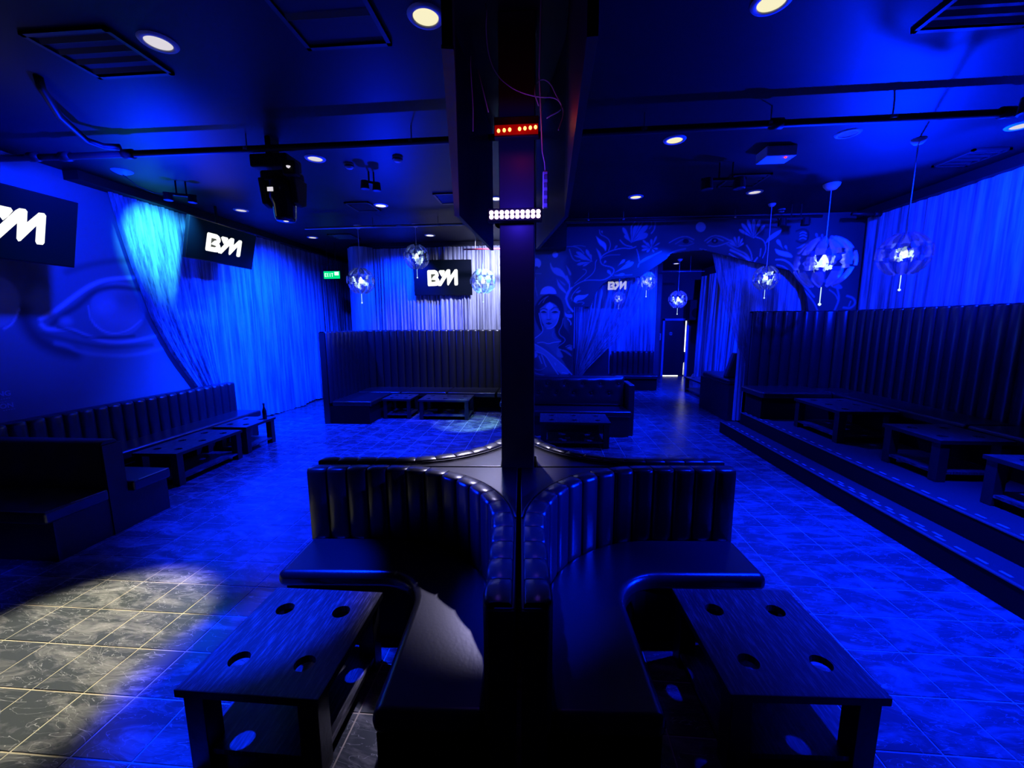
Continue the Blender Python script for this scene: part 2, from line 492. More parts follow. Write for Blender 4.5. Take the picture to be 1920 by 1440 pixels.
t0 = obj('floor_tile', tm, 'tile', floor); t0.location = (cells[0][1], cells[0][2], 0)
for k, x, y in cells[1:299]:
    t = t0.copy(); C.objects.link(t); t.location = (x, y, random.uniform(-.0006, .0006))
rest = MB()
for k, x, y in cells[299:]:
    rest.add([(a + x, b + y, c) for a, b, c in tm.v], tm.f)
o = obj('distant_floor_tiles', rest, 'tile', floor); o['kind'] = 'stuff'

struct('ceiling', MB().bb(-6.1, 6.9, -3.0, 16.2, CEIL, CEIL + .12), 'ceiling', 'dark painted ceiling catching blue streaks of light')
struct('wall_left', MB().bb(-6.1, XL, -3.0, 16.2, 0, CEIL), 'wall_mid', 'left wall with a giant airbrushed eye painted on it')
struct('wall_right', MB().bb(XR + .1, XR + .22, -3.0, 8.0, 0, CEIL), 'wallpaint', 'right wall hidden behind the voile curtain')
struct('wall_rear', MB().bb(-6.1, 6.9, -3.12, -3.0, 0, CEIL), 'wallpaint', 'dark wall behind the viewpoint')
struct('wall_back_left', MB().bb(-4.72, -.3, 10.05, 10.2, 0, CEIL).bb(-4.72, -4.6, 10.05, 16, 0, CEIL), 'wallpaint', 'wall behind the back curtain of the tall booth')
struct('wall_end_left', MB().bb(-6.1, -4.6, 14.0, 14.12, 0, CEIL), 'wallpaint', 'dark end wall beyond the exit sign')
struct('wall_partition', MB().bb(-.3, -.2, 7.9, 12.95, 0, CEIL), 'wallpaint', 'short partition behind the pillar')
struct('wall_corridor_right', MB().bb(5.62, 5.75, 8.05, 15.6, 0, CEIL), 'wallpaint', 'right wall of the corridor beyond the arch')
struct('wall_back_room', MB().bb(-.3, 3.42, 12.85, 12.97, 0, CEIL).bb(3.42, 3.52, 12.85, 15.6, 0, CEIL), 'wallpaint', 'back wall of the room beyond the arch')
struct('wall_door', MB().bb(3.4, 4.33, 15.55, 15.7, 0, CEIL).bb(5.27, 5.75, 15.55, 15.7, 0, CEIL).bb(4.33, 5.27, 15.55, 15.7, 2.1, CEIL), 'wallpaint', 'dark wall around the far exit door')

# mural wall with its arched opening
OPEN = [(0.567, -.01), (0.557, 2.262), (0.865, 2.262), (0.961, 2.518), (1.06, 2.66), (1.18, 2.743), (1.32, 2.772), (1.47, 2.779), (1.758, 2.797), (2.015, 2.969), (2.227, 3.117), (2.288, 3.203), (2.524, 3.237), (2.867, 3.257), (3.062, 3.21), (3.344, 3.141), (3.626, 3.062), (3.991, 2.981), (4.381, 2.879), (4.515, 2.737), (4.652, 2.579), (4.729, 2.406), (4.786, 2.136), (4.786, -.01)]
X0, X1 = -.215, XR + .1
outl = [(X0, 0), (OPEN[0][0], 0)] + OPEN[1:-1] + [(OPEN[-1][0], 0), (X1, 0), (X1, CEIL), (X0, CEIL)]
mwall = struct('wall_mural', MB().prism(outl, 7.905, 7.97, lambda a, b, c: (a, c, b)), 'wallpaint', 'wall with an arched opening, painted with flowers, eyes and a long-haired woman')

MURAL = """f|-0.215,3.277 0.404,3.266 0.372,2.954 0.485,2.831 0.492,2.414 0.398,1.967 0.515,0.995 -0.208,0.992|0|0.22|0.08|1
f|0.247,3.221 0.244,3.203 0.235,3.187 0.22,3.176 0.203,3.17 0.184,3.17 0.166,3.176 0.151,3.189 0.142,3.205 0.138,3.223 0.141,3.241 0.151,3.257 0.165,3.268 0.183,3.274 0.202,3.274 0.219,3.267 0.234,3.255 0.244,3.239|0|0.9|0.006|1
f|-0.067,3.069 -0.072,3.037 -0.089,3.009 -0.115,2.988 -0.147,2.977 -0.181,2.978 -0.213,2.99 -0.239,3.011 -0.256,3.04 -0.262,3.073 -0.256,3.105 -0.239,3.133 -0.213,3.154 -0.181,3.164 -0.148,3.164 -0.116,3.152 -0.09,3.13 -0.073,3.102|0|0.9|0.006|1
f|-0.214,3.005 -0.139,3.022 -0.101,2.979 -0.139,2.961 -0.214,2.95|0|0.15|0.008|1
s|-0.184,3.277 -0.183,3.156|0.0114|0.42|0.5|1
s|-0.214,2.883 -0.063,2.881|0.0114|0.42|0.5|1
s|-0.176,2.815 -0.175,2.643 -0.213,2.496|0.0142|0.42|0.5|1
s|-0.175,2.643 -0.137,2.47|0.0142|0.42|0.5|1
f|-0.085,2.5 -0.076,2.553 -0.049,2.599 -0.008,2.632 0.043,2.65 0.097,2.649 0.148,2.63 0.189,2.596 0.217,2.55 0.227,2.497|0|0.9|0.006|1
s|0.404,2.415 0.465,2.55 0.562,2.659 0.734,2.749 0.906,2.752 1.103,2.744 1.247,2.832 1.293,2.928 1.23,2.986 1.071,3.015 1.02,3.088 1.031,3.159 1.114,3.229 1.257,3.286 1.425,3.319 1.57,3.304 1.664,3.338|0.0185|0.42|0.5|1
s|0.464,2.575 0.468,2.709 0.411,2.832|0.0228|0.62|0.5|1
s|0.404,2.415 0.465,2.562|0.037|0.62|0.5|1
s|0.734,2.749 0.879,2.85 0.938,2.945 0.935,3.065 0.959,3.113|0.0142|0.42|0.5|1
s|0.562,2.69 0.683,2.804 0.78,2.887 0.767,2.942 0.711,2.949|0.0114|0.42|0.5|1
s|1.055,3.147 1.163,3.199 1.381,3.201|0.01|0.3|0.5|1
s|0.492,2.414 0.54,2.525 0.65,2.622|0.0128|0.42|0.5|1
f|0.104,3.091 0.148,2.981 0.223,2.992 0.31,2.955 0.386,2.844 0.449,2.734 0.463,2.66 0.387,2.771 0.324,2.821 0.199,2.859 0.124,2.945 0.095,3.043|0|0.62|0.008|1
f|0.396,3.026 0.458,2.952 0.503,2.867 0.479,2.831 0.447,2.88 0.421,2.953|0|0.42|0.008|1
f|0.225,2.786 0.276,2.699 0.377,2.588 0.428,2.489 0.34,2.551 0.251,2.638|0|0.62|0.008|1
f|0.262,2.773 0.338,2.723 0.401,2.673 0.376,2.649 0.3,2.711|0|0.42|0.008|1
f|0.554,2.414 0.615,2.481 0.74,2.461 0.838,2.509 0.765,2.424 0.667,2.376|0|0.62|0.008|1
f|0.577,2.524 0.651,2.573 0.688,2.56 0.627,2.512|0|0.42|0.008|1
f|0.874,3.09 0.789,3.151 0.71,3.222 0.653,3.261 0.607,3.273 0.576,3.269 0.587,3.239 0.619,3.205 0.681,3.173 0.78,3.137|0|0.42|0.006|1
f|0.874,3.09 0.846,3.159 0.829,3.232 0.81,3.277 0.784,3.3 0.759,3.307 0.75,3.284 0.754,3.251 0.781,3.209 0.832,3.152|0|0.42|0.006|1
f|0.874,3.09 0.868,3.132 0.87,3.175 0.865,3.202 0.851,3.217 0.834,3.222 0.823,3.21 0.819,3.19 0.83,3.165 0.856,3.129|0|0.42|0.006|1
f|0.874,3.09 0.807,3.13 0.746,3.182 0.701,3.207 0.665,3.205 0.639,3.19 0.646,3.161 0.671,3.133 0.72,3.118 0.8,3.111|0|0.42|0.006|1
f|0.874,3.09 0.788,3.08 0.7,3.079 0.643,3.072 0.609,3.054 0.593,3.035 0.616,3.023 0.655,3.02 0.711,3.035 0.791,3.067|0|0.42|0.006|1
f|0.874,3.09 0.821,3.068 0.765,3.051 0.73,3.035 0.711,3.018 0.704,3.003 0.721,3 0.747,3.006 0.779,3.025 0.825,3.06|0|0.42|0.006|1
f|0.874,3.09 0.775,3.128 0.678,3.172 0.612,3.197 0.567,3.205 0.541,3.204 0.561,3.186 0.602,3.165 0.67,3.145 0.773,3.12|0|0.42|0.006|1
s|0.403,3.361 0.55,3.365 0.649,3.321 0.724,3.236|0.0142|0.42|0.5|1
s|0.453,3.313 0.504,3.156 0.579,3.095 0.653,3.106|0.0171|0.42|0.5|1
s|0.525,3.371 0.648,3.381 0.746,3.355|0.0128|0.3|0.5|1
f|1.578,3.41 1.535,3.496 1.503,3.587 1.474,3.643 1.441,3.672 1.413,3.682 1.407,3.654 1.417,3.612 1.454,3.56 1.521,3.488|0|0.42|0.006|1
f|1.578,3.41 1.608,3.502 1.651,3.59 1.67,3.651 1.665,3.696 1.649,3.723 1.624,3.707 1.6,3.67 1.591,3.606 1.591,3.507|0|0.42|0.006|1
f|1.578,3.41 1.673,3.495 1.779,3.569 1.841,3.626 1.864,3.679 1.863,3.718 1.823,3.715 1.772,3.688 1.72,3.622 1.655,3.511|0|0.42|0.006|1
f|1.578,3.41 1.673,3.444 1.777,3.46 1.84,3.484 1.866,3.522 1.87,3.562 1.833,3.58 1.784,3.579 1.73,3.542 1.659,3.467|0|0.42|0.006|1
f|1.578,3.41 1.543,3.454 1.515,3.504 1.492,3.532 1.468,3.543 1.447,3.541 1.445,3.522 1.455,3.498 1.484,3.474 1.534,3.445|0|0.42|0.006|1
f|1.578,3.41 1.579,3.505 1.585,3.599 1.585,3.662 1.577,3.703 1.566,3.725 1.557,3.703 1.552,3.663 1.557,3.6 1.57,3.505|0|0.42|0.006|1
f|1.578,3.41 1.621,3.516 1.669,3.62 1.697,3.691 1.707,3.74 1.707,3.768 1.689,3.747 1.666,3.703 1.642,3.631 1.613,3.519|0|0.42|0.006|1
f|1.578,3.41 1.639,3.512 1.706,3.61 1.746,3.677 1.764,3.726 1.767,3.755 1.744,3.737 1.712,3.696 1.677,3.626 1.631,3.516|0|0.42|0.006|1
s|1.372,3.461 1.46,3.365 1.592,3.339|0.0185|0.42|0.5|1
s|1.991,3.75 1.985,3.635 1.929,3.566|0.0228|0.42|0.5|1
s|1.92,3.763 1.935,3.705 1.89,3.648|0.0171|0.3|0.5|1
s|1.557,3.656 1.59,3.736 1.636,3.77 1.644,3.874|0.0128|0.42|0.5|1
f|1.94,3.309 1.895,3.355 1.854,3.407 1.824,3.437 1.798,3.451 1.779,3.453 1.783,3.434 1.799,3.41 1.833,3.384 1.889,3.349|0|0.42|0.006|1
f|1.94,3.309 1.915,3.342 1.897,3.383 1.88,3.405 1.859,3.41 1.841,3.405 1.836,3.386 1.841,3.366 1.864,3.35 1.905,3.333|0|0.42|0.006|1
f|1.94,3.309 1.944,3.356 1.956,3.403 1.958,3.435 1.948,3.456 1.933,3.467 1.919,3.456 1.911,3.436 1.916,3.404 1.932,3.357|0|0.42|0.006|1
f|1.94,3.309 1.97,3.37 2.007,3.428 2.026,3.468 2.03,3.498 2.026,3.518 2.009,3.508 1.991,3.484 1.977,3.441 1.961,3.374|0|0.42|0.006|1
f|1.94,3.309 1.987,3.333 2.037,3.353 2.068,3.369 2.085,3.386 2.09,3.4 2.075,3.401 2.052,3.394 2.024,3.374 1.983,3.339|0|0.42|0.006|1
f|1.94,3.309 1.887,3.326 1.835,3.352 1.8,3.363 1.775,3.359 1.76,3.348 1.77,3.331 1.792,3.317 1.829,3.313 1.885,3.315|0|0.42|0.006|1
f|1.94,3.309 1.886,3.303 1.829,3.304 1.793,3.299 1.772,3.286 1.763,3.271 1.779,3.261 1.804,3.258 1.839,3.269 1.888,3.292|0|0.42|0.006|1
f|1.94,3.309 1.976,3.301 2.011,3.287 2.035,3.281 2.051,3.286 2.06,3.295 2.052,3.306 2.037,3.314 2.013,3.314 1.976,3.309|0|0.42|0.006|1
f|1.94,3.309 1.913,3.292 1.881,3.28 1.863,3.268 1.857,3.253 1.86,3.24 1.873,3.236 1.889,3.239 1.903,3.255 1.919,3.285|0|0.42|0.006|1
f|1.94,3.309 1.952,3.286 1.961,3.26 1.969,3.244 1.98,3.238 1.991,3.237 1.994,3.247 1.992,3.259 1.98,3.272 1.958,3.289|0|0.42|0.006|1
f|1.282,2.874 1.395,2.922 1.516,2.957 1.59,2.99 1.627,3.03 1.639,3.066 1.601,3.075 1.546,3.066 1.478,3.022 1.384,2.941|0|0.42|0.006|1
f|1.345,2.999 1.389,3.029 1.439,3.053 1.467,3.073 1.476,3.096 1.474,3.116 1.454,3.12 1.43,3.113 1.407,3.086 1.379,3.039|0|0.42|0.006|1
f|1.471,3.039 1.502,3.051 1.535,3.058 1.556,3.066 1.564,3.079 1.566,3.091 1.554,3.096 1.538,3.095 1.52,3.083 1.497,3.058|0|0.42|0.006|1
f|1.266,2.808 1.239,2.849 1.22,2.897 1.202,2.924 1.179,2.932 1.159,2.93 1.153,2.91 1.158,2.887 1.183,2.866 1.228,2.84|0|0.42|0.006|1
f|1.284,2.82 1.344,2.823 1.405,2.818 1.445,2.821 1.467,2.835 1.477,2.853 1.46,2.867 1.433,2.873 1.395,2.862 1.341,2.836|0|0.42|0.006|1
s|1.283,2.844 1.515,2.829 1.611,2.839|0.0114|0.3|0.5|1
f|0.936,3.54 1.022,3.468 1.108,3.419 1.135,3.348 1.119,3.253 1.087,3.325 0.988,3.398|0|0.62|0.008|1
s|1.173,3.276 1.206,3.37 1.18,3.465 1.105,3.525 1.008,3.562 0.994,3.645|0.0114|0.42|0.5|1
f|1.062,3.579 1.055,3.596 1.053,3.616 1.049,3.628 1.04,3.632 1.03,3.632 1.025,3.625 1.024,3.615 1.032,3.605 1.049,3.593|0|0.42|0.006|1
f|0.941,3.328 1.028,3.243 1.055,3.147 1.02,3.112 0.987,3.208|0|0.42|0.008|1
f|1.083,3.039 1.101,3.053 1.126,3.063 1.138,3.073 1.137,3.086 1.13,3.098 1.116,3.102 1.103,3.1 1.096,3.086 1.092,3.06|0|0.42|0.006|1
f|1.257,3.286 1.282,3.307 1.312,3.324 1.328,3.339 1.331,3.354 1.327,3.368 1.313,3.369 1.298,3.364 1.286,3.346 1.275,3.314|0|0.3|0.006|1
s|2.121,3.247 1.982,3.179 1.84,3.134 1.736,3.053 1.714,2.981|0.0171|0.42|0.5|1
s|1.735,3.076 1.705,3.219 1.678,3.29|0.0142|0.42|0.5|1
s|1.748,3.052 1.865,3.11 1.982,3.179|0.0256|0.3|0.5|1
f|2.205,3.547 2.779,3.64 3.359,3.522 3.421,3.246 2.806,3.194 2.374,3.201|0|0.14|0.12|1
f|2.881,3.655 2.877,3.625 2.864,3.6 2.842,3.581 2.814,3.571 2.783,3.572 2.754,3.583 2.73,3.602 2.713,3.629 2.706,3.659 2.709,3.688 2.723,3.714 2.745,3.732 2.773,3.742 2.803,3.741 2.832,3.73 2.857,3.71 2.874,3.684|0|0.62|0.006|1
s|2.256,3.396 2.403,3.479 2.552,3.508 2.684,3.441|0.0183|0.42|0.5|1
s|2.365,3.373 2.511,3.466 2.665,3.399|0.0209|0.3|0.5|1
f|2.602,3.415 2.6,3.401 2.591,3.388 2.576,3.379 2.558,3.374 2.539,3.374 2.52,3.38 2.505,3.39 2.494,3.403 2.49,3.417 2.493,3.432 2.502,3.445 2.516,3.454 2.534,3.458 2.554,3.458 2.572,3.453 2.588,3.443 2.598,3.43|0|0.02|0.006|1
s|2.432,3.346 2.562,3.331 2.688,3.377|0.0157|0.3|0.5|1
s|2.878,3.416 3.001,3.505 3.15,3.495 3.325,3.407|0.0209|0.42|0.5|1
s|2.923,3.383 3.045,3.476 3.198,3.41|0.0209|0.42|0.5|1
f|3.113,3.413 3.11,3.398 3.101,3.384 3.086,3.374 3.067,3.368 3.046,3.369 3.026,3.375 3.01,3.386 2.998,3.4 2.994,3.416 2.996,3.432 3.006,3.446 3.021,3.456 3.04,3.461 3.061,3.46 3.08,3.454 3.097,3.444 3.108,3.429|0|0.02|0.006|1
f|3.075,3.414 3.074,3.407 3.07,3.401 3.065,3.396 3.058,3.394 3.051,3.394 3.044,3.396 3.038,3.401 3.034,3.408 3.032,3.415 3.033,3.422 3.036,3.429 3.041,3.433 3.048,3.436 3.056,3.435 3.063,3.433 3.069,3.428 3.073,3.421|0|0.3|0.006|1
s|2.948,3.336 3.077,3.306 3.306,3.386|0.0183|0.42|0.5|1
s|2.246,3.171 2.35,3.245 2.543,3.284|0.0313|0.3|0.5|1
s|2.801,3.279 2.91,3.256|0.0209|0.3|0.5|1
f|3.461,3.288 3.423,3.334 3.391,3.384 3.366,3.414 3.342,3.427 3.324,3.428 3.325,3.41 3.337,3.386 3.366,3.36 3.416,3.327|0|0.42|0.006|1
f|3.461,3.288 3.442,3.347 3.431,3.409 3.418,3.448 3.401,3.47 3.384,3.48 3.377,3.463 3.379,3.435 3.398,3.398 3.433,3.344|0|0.42|0.006|1
f|3.461,3.288 3.468,3.348 3.484,3.406 3.489,3.446 3.481,3.473 3.467,3.488 3.453,3.476 3.443,3.451 3.445,3.411 3.457,3.349|0|0.42|0.006|1
f|3.461,3.288 3.487,3.333 3.519,3.375 3.536,3.404 3.539,3.429 3.534,3.445 3.518,3.44 3.502,3.423 3.49,3.39 3.478,3.338|0|0.42|0.006|1
f|3.461,3.288 3.416,3.318 3.375,3.355 3.346,3.375 3.322,3.379 3.306,3.376 3.312,3.36 3.329,3.342 3.361,3.327 3.412,3.31|0|0.42|0.006|1
f|3.461,3.288 3.494,3.309 3.531,3.325 3.553,3.339 3.561,3.356 3.56,3.371 3.545,3.374 3.527,3.369 3.509,3.351 3.487,3.317|0|0.42|0.006|1
s|3.265,3.355 3.443,3.246 3.617,3.179 3.713,3.028|0.0313|0.3|0.5|1
s|3.337,3.248 3.534,3.159 3.667,3.072|0.0365|0.42|0.5|1
s|3.32,3.184 3.475,3.096 3.543,3.031|0.0209|0.42|0.5|1
f|3.724,3.444 3.692,3.543 3.669,3.645 3.647,3.711 3.619,3.749 3.593,3.766 3.585,3.738 3.591,3.693 3.622,3.63 3.678,3.539|0|0.42|0.006|1
f|3.724,3.444 3.725,3.545 3.737,3.644 3.737,3.711 3.72,3.755 3.698,3.778 3.68,3.756 3.67,3.713 3.68,3.646 3.708,3.545|0|0.42|0.006|1
f|3.724,3.444 3.756,3.537 3.798,3.626 3.819,3.687 3.818,3.733 3.806,3.761 3.782,3.745 3.76,3.708 3.748,3.643 3.741,3.542|0|0.42|0.006|1
f|3.724,3.444 3.782,3.507 3.847,3.563 3.884,3.606 3.898,3.642 3.896,3.668 3.871,3.663 3.84,3.641 3.809,3.594 3.771,3.516|0|0.42|0.006|1
f|3.724,3.444 3.66,3.528 3.603,3.618 3.56,3.674 3.521,3.7 3.491,3.708 3.494,3.678 3.515,3.636 3.565,3.586 3.649,3.519|0|0.42|0.006|1
f|3.724,3.444 3.646,3.497 3.572,3.559 3.52,3.594 3.479,3.605 3.453,3.602 3.465,3.577 3.495,3.547 3.551,3.519 3.64,3.486|0|0.42|0.006|1
f|3.93,3.348 3.967,3.454 4.08,3.543 4.226,3.6 4.131,3.481 4.002,3.393|0|0.42|0.008|1
s|3.753,3.466 3.878,3.426 3.939,3.333 3.948,3.225 3.904,3.103|0.0152|0.42|0.5|1
f|4.242,3.25 4.212,3.304 4.192,3.363 4.172,3.399 4.146,3.413 4.122,3.413 4.114,3.391 4.119,3.362 4.147,3.333 4.199,3.295|0|0.42|0.006|1
f|4.319,3.226 4.308,3.254 4.303,3.286 4.295,3.304 4.281,3.311 4.267,3.311 4.26,3.299 4.259,3.284 4.273,3.269 4.299,3.249|0|0.42|0.006|1
f|4.102,3.253 4.23,3.212 4.353,3.187 4.437,3.094 4.299,3.111 4.143,3.16|0|0.62|0.008|1
s|4.136,3.068 4.273,3.066 4.418,2.971 4.508,2.815 4.647,2.626 4.851,2.404|0.0266|0.42|0.5|1
s|4.159,2.975 4.299,2.942 4.417,2.816 4.573,2.611 4.757,2.437|0.0228|0.3|0.5|1
s|3.63,3.076 3.73,2.982 3.812,3.104|0.0266|0.42|0.5|1
s|3.611,3.324 3.698,3.199 3.723,3.075|0.0228|0.3|0.5|1
s|3.861,3.258 3.856,3.134|0.0266|0.3|0.5|1
s|4.44,3.55 4.556,3.593 4.652,3.531 4.65,3.395 4.55,3.336 4.456,3.384|0.0304|0.03|0.5|1
s|4.504,3.511 4.554,3.54 4.609,3.509|0.0152|0.42|0.5|1
s|4.508,3.466 4.558,3.49 4.621,3.459|0.0152|0.42|0.5|1
f|4.453,3.254 4.517,3.263 4.586,3.261 4.629,3.267 4.651,3.288 4.658,3.311 4.636,3.327 4.605,3.332 4.566,3.316 4.511,3.279|0|0.42|0.006|1
s|4.51,3.413 4.563,3.439 4.615,3.408|0.0152|0.42|0.5|1
f|4.814,3.391 4.807,3.429 4.808,3.469 4.803,3.494 4.789,3.508 4.772,3.513 4.762,3.501 4.758,3.483 4.77,3.46 4.796,3.427|0|0.3|0.006|1
f|4.889,3.39 4.891,3.422 4.9,3.453 4.901,3.474 4.891,3.488 4.878,3.496 4.866,3.489 4.859,3.475 4.865,3.454 4.88,3.422|0|0.3|0.006|1
f|4.715,3.181 4.735,3.233 4.765,3.281 4.778,3.316 4.772,3.344 4.757,3.362 4.737,3.356 4.72,3.336 4.716,3.299 4.721,3.238|0|0.3|0.006|1
f|4.796,2.965 4.905,3.054 5.027,3.129 5.097,3.188 5.123,3.247 5.121,3.295 5.075,3.296 5.016,3.27 4.958,3.199 4.884,3.075|0|0.3|0.006|1
f|4.805,2.872 4.966,2.951 5.136,3.013 5.241,3.065 5.295,3.122 5.312,3.17 5.26,3.177 5.183,3.157 5.086,3.091 4.951,2.974|0|0.3|0.006|1
f|4.784,2.78 4.763,2.718 4.727,2.659 4.713,2.618 4.724,2.585 4.745,2.562 4.771,2.571 4.792,2.594 4.794,2.64 4.782,2.712|0|0.3|0.006|1
f|4.881,2.716 5.009,2.656 5.134,2.578 5.219,2.538 5.281,2.537 5.319,2.556 5.295,2.597 5.243,2.637 5.154,2.662 5.016,2.681|0|0.3|0.006|1
f|4.857,2.655 5.028,2.689 5.203,2.71 5.316,2.734 5.382,2.768 5.412,2.802 5.365,2.815 5.288,2.812 5.179,2.776 5.021,2.709|0|0.3|0.006|1
s|5.23,2.541 5.286,2.369 5.224,2.165|0.0342|0.3|0.5|1
s|5.096,2.527 5.21,2.448 5.267,2.338|0.0228|0.3|0.5|1
s|5.409,2.415 5.518,2.382 5.573,2.288 5.493,2.194 5.371,2.211|0.038|0.3|0.5|1
s|5.479,2.32 5.458,2.242|0.0266|0.3|0.5|1
s|4.69,2.5 4.86,2.31 4.937,2.151|0.0266|0.3|0.5|1
s|4.563,2.721 4.781,2.499|0.019|0.3|0.5|1
f|-0.205,2.232 -0.158,2.326 -0.075,2.442 0.044,2.511 0.187,2.498 0.306,2.415 0.367,2.263 0.37,2.05 0.36,1.908 0.457,1.788 0.532,1.608 0.541,1.062 0.419,1.123 0.05,1.79 -0.071,1.79 -0.181,2.03|0|0.05|0.012|1
f|-0.03,1.91 0.193,1.909 0.206,1.741 0.316,1.609 0.233,1.476 0.368,1.306 0.272,1.281 0.051,1.549 -0.191,1.585 -0.204,1.67 -0.095,1.73 -0.029,1.802|0|0.28|0.02|1
f|-0.085,2.231 -0.026,2.277 0.045,2.336 0.105,2.353 0.176,2.323 0.236,2.275 0.281,2.193 0.274,2.086 0.24,1.956 0.169,1.873 0.097,1.843 0.025,1.873 -0.048,1.981 -0.082,2.1|0|0.5|0.012|1
f|0.099,2.353 0.177,2.288 0.13,2.229 0.082,2.206 0.01,2.265|0|0.9|0.014|1
f|-0.073,2.148 0.047,2.111 0.036,2.028 -0.036,2.029|0|0.66|0.02|1
f|0.131,2.111 0.262,2.146 0.251,2.051 0.168,2.016|0|0.66|0.02|1
f|0.049,2.173 0.045,2.165 0.035,2.158 0.019,2.153 -0,2.15 -0.021,2.15 -0.041,2.153 -0.057,2.159 -0.067,2.166 -0.071,2.174 -0.067,2.182 -0.057,2.189 -0.041,2.194 -0.021,2.197 -0.001,2.197 0.019,2.194 0.035,2.188 0.045,2.181|0|0.07|0.006|1
f|0.261,2.172 0.258,2.163 0.246,2.155 0.229,2.149 0.208,2.146 0.185,2.146 0.163,2.15 0.146,2.156 0.134,2.164 0.13,2.172 0.134,2.181 0.145,2.189 0.163,2.195 0.184,2.198 0.207,2.197 0.228,2.194 0.246,2.188 0.257,2.18|0|0.07|0.006|1
s|-0.079,2.177 -0.013,2.207 0.047,2.177|0.0094|0.9|0.5|1
s|0.13,2.176 0.201,2.205 0.267,2.181|0.0094|0.9|0.5|1
s|-0.079,2.213 -0.014,2.244 0.046,2.212|0.0121|0.08|0.5|1
s|0.124,2.211 0.201,2.264 0.273,2.24|0.0121|0.08|0.5|1
s|0.076,2.206 0.077,2.052|0.0108|0.9|0.5|1
s|0.048,2.028 0.09,2.019 0.12,2.034|0.0094|0.1|0.5|1
f|0.139,1.957 0.136,1.947 0.127,1.938 0.112,1.932 0.094,1.929 0.075,1.929 0.057,1.932 0.042,1.939 0.032,1.947 0.029,1.957 0.032,1.967 0.042,1.975 0.056,1.982 0.074,1.985 0.094,1.985 0.112,1.981 0.126,1.975 0.136,1.966|0|0.1|0.006|1
s|0.048,1.927 0.097,1.919 0.132,1.935|0.0108|0.7|0.5|1
s|0.042,1.971 0.084,1.987 0.132,1.971|0.0067|0.6|0.5|1
s|0.285,2.181 0.274,2.075 0.228,1.932 0.133,1.855 0.049,1.855|0.0094|0.9|0.5|1
s|-0.103,2.148 -0.066,1.958 -0.029,1.862 -0.032,1.79 -0.107,1.724 -0.204,1.658|0.0094|0.9|0.5|1
s|-0.131,1.583 -0.022,1.603 0.076,1.558 0.172,1.594 0.316,1.609|0.0108|0.9|0.5|1
f|-0.203,1.573 0.016,1.452 0.223,1.281 0.419,1.111 0.53,0.976 0.275,0.975 0.053,1.306 -0.032,1.379 -0.179,1.415|0|0.5|0.012|1
s|-0.203,1.573 0.016,1.452 0.223,1.281 0.419,1.111 0.537,0.97|0.0108|0.9|0.5|1
s|-0.179,1.415 -0.032,1.379 0.053,1.306 0.177,1.11 0.275,0.975|0.0081|0.9|0.5|1
s|-0.099,1.33 -0.068,1.244 -0.043,1.183|0.0108|0.9|0.5|1
s|-0.05,1.354 -0.013,1.269 0.008,1.201|0.0108|0.9|0.5|1
s|0.008,1.201 0.042,1.122|0.0108|0.9|0.5|1
s|0.206,1.196 0.225,1.153|0.0108|0.9|0.5|1
s|0.348,1.012 0.445,0.994|0.0108|0.9|0.5|1
f|-0.127,1.348 -0.13,1.33 -0.139,1.315 -0.153,1.304 -0.169,1.297 -0.187,1.297 -0.204,1.303 -0.217,1.315 -0.226,1.33 -0.23,1.348 -0.227,1.365 -0.218,1.381 -0.204,1.392 -0.187,1.398 -0.17,1.398 -0.153,1.392 -0.139,1.381 -0.13,1.366|0|0.6|0.006|1
s|-0.202,1.084 -0.091,1.047 0.018,1.097|0.0108|0.42|0.5|1
s|-0.202,1.01 -0.103,0.973 -0.005,0.961|0.0108|0.42|0.5|1
s|0.358,2.05 0.336,1.908 0.272,1.813 0.291,1.729 0.399,1.669 0.394,1.597 0.269,1.524 0.234,1.452 0.319,1.391|0.0094|0.4|0.5|1
s|0.17,1.801 0.147,1.717 0.207,1.657 0.316,1.633|0.0094|0.4|0.5|1
s|-0.11,2.314 -0.05,2.395 0.044,2.453|0.0094|0.4|0.5|1
s|-0.026,2.348 0.009,2.418 0.068,2.464|0.0094|0.4|0.5|1
s|0.27,1.452 0.415,1.44 0.512,1.355|0.0094|0.4|0.5|1
s|0.414,1.512 0.485,1.548 0.533,1.524|0.0094|0.4|0.5|1
s|0.257,1.476 0.366,1.44 0.525,1.331|0.0094|0.4|0.5|1
f|0.269,1.488 0.368,1.33 0.35,1.294 0.223,1.33|0|0.4|0.015|1
f|0.426,1.488 0.509,1.53 0.54,1.476 0.535,1.428 0.462,1.464|0|0.4|0.012|1
s|0.504,2.611 0.446,2.554 0.4,2.438 0.438,2.297 0.534,2.179|0.035|0.62|0.5|1
f|0.543,2.366 0.565,2.436 0.635,2.482 0.729,2.475 0.84,2.497 0.754,2.434 0.637,2.395 0.591,2.331|0|0.62|0.008|1
s|0.519,2.378 0.506,2.46 0.564,2.541 0.633,2.61|0.0135|0.42|0.5|1
s|0.591,2.331 0.696,2.359 0.756,2.33 0.709,2.307|0.0108|0.42|0.5|1
f|0.386,2.168 0.429,2.121 0.523,2.132 0.536,2.061 0.465,2.05 0.393,2.086|0|0.62|0.008|1
f|0.494,2.168 0.493,2.157 0.487,2.148 0.479,2.141 0.469,2.138 0.459,2.138 0.448,2.141 0.44,2.148 0.435,2.157 0.433,2.168 0.434,2.178 0.44,2.188 0.448,2.194 0.458,2.198 0.468,2.198 0.478,2.194 0.487,2.187 0.492,2.178|0|0.25|0.006|1
s|0.442,2.038 0.502,1.978 0.503,1.931|0.0215|0.62|0.5|1"""
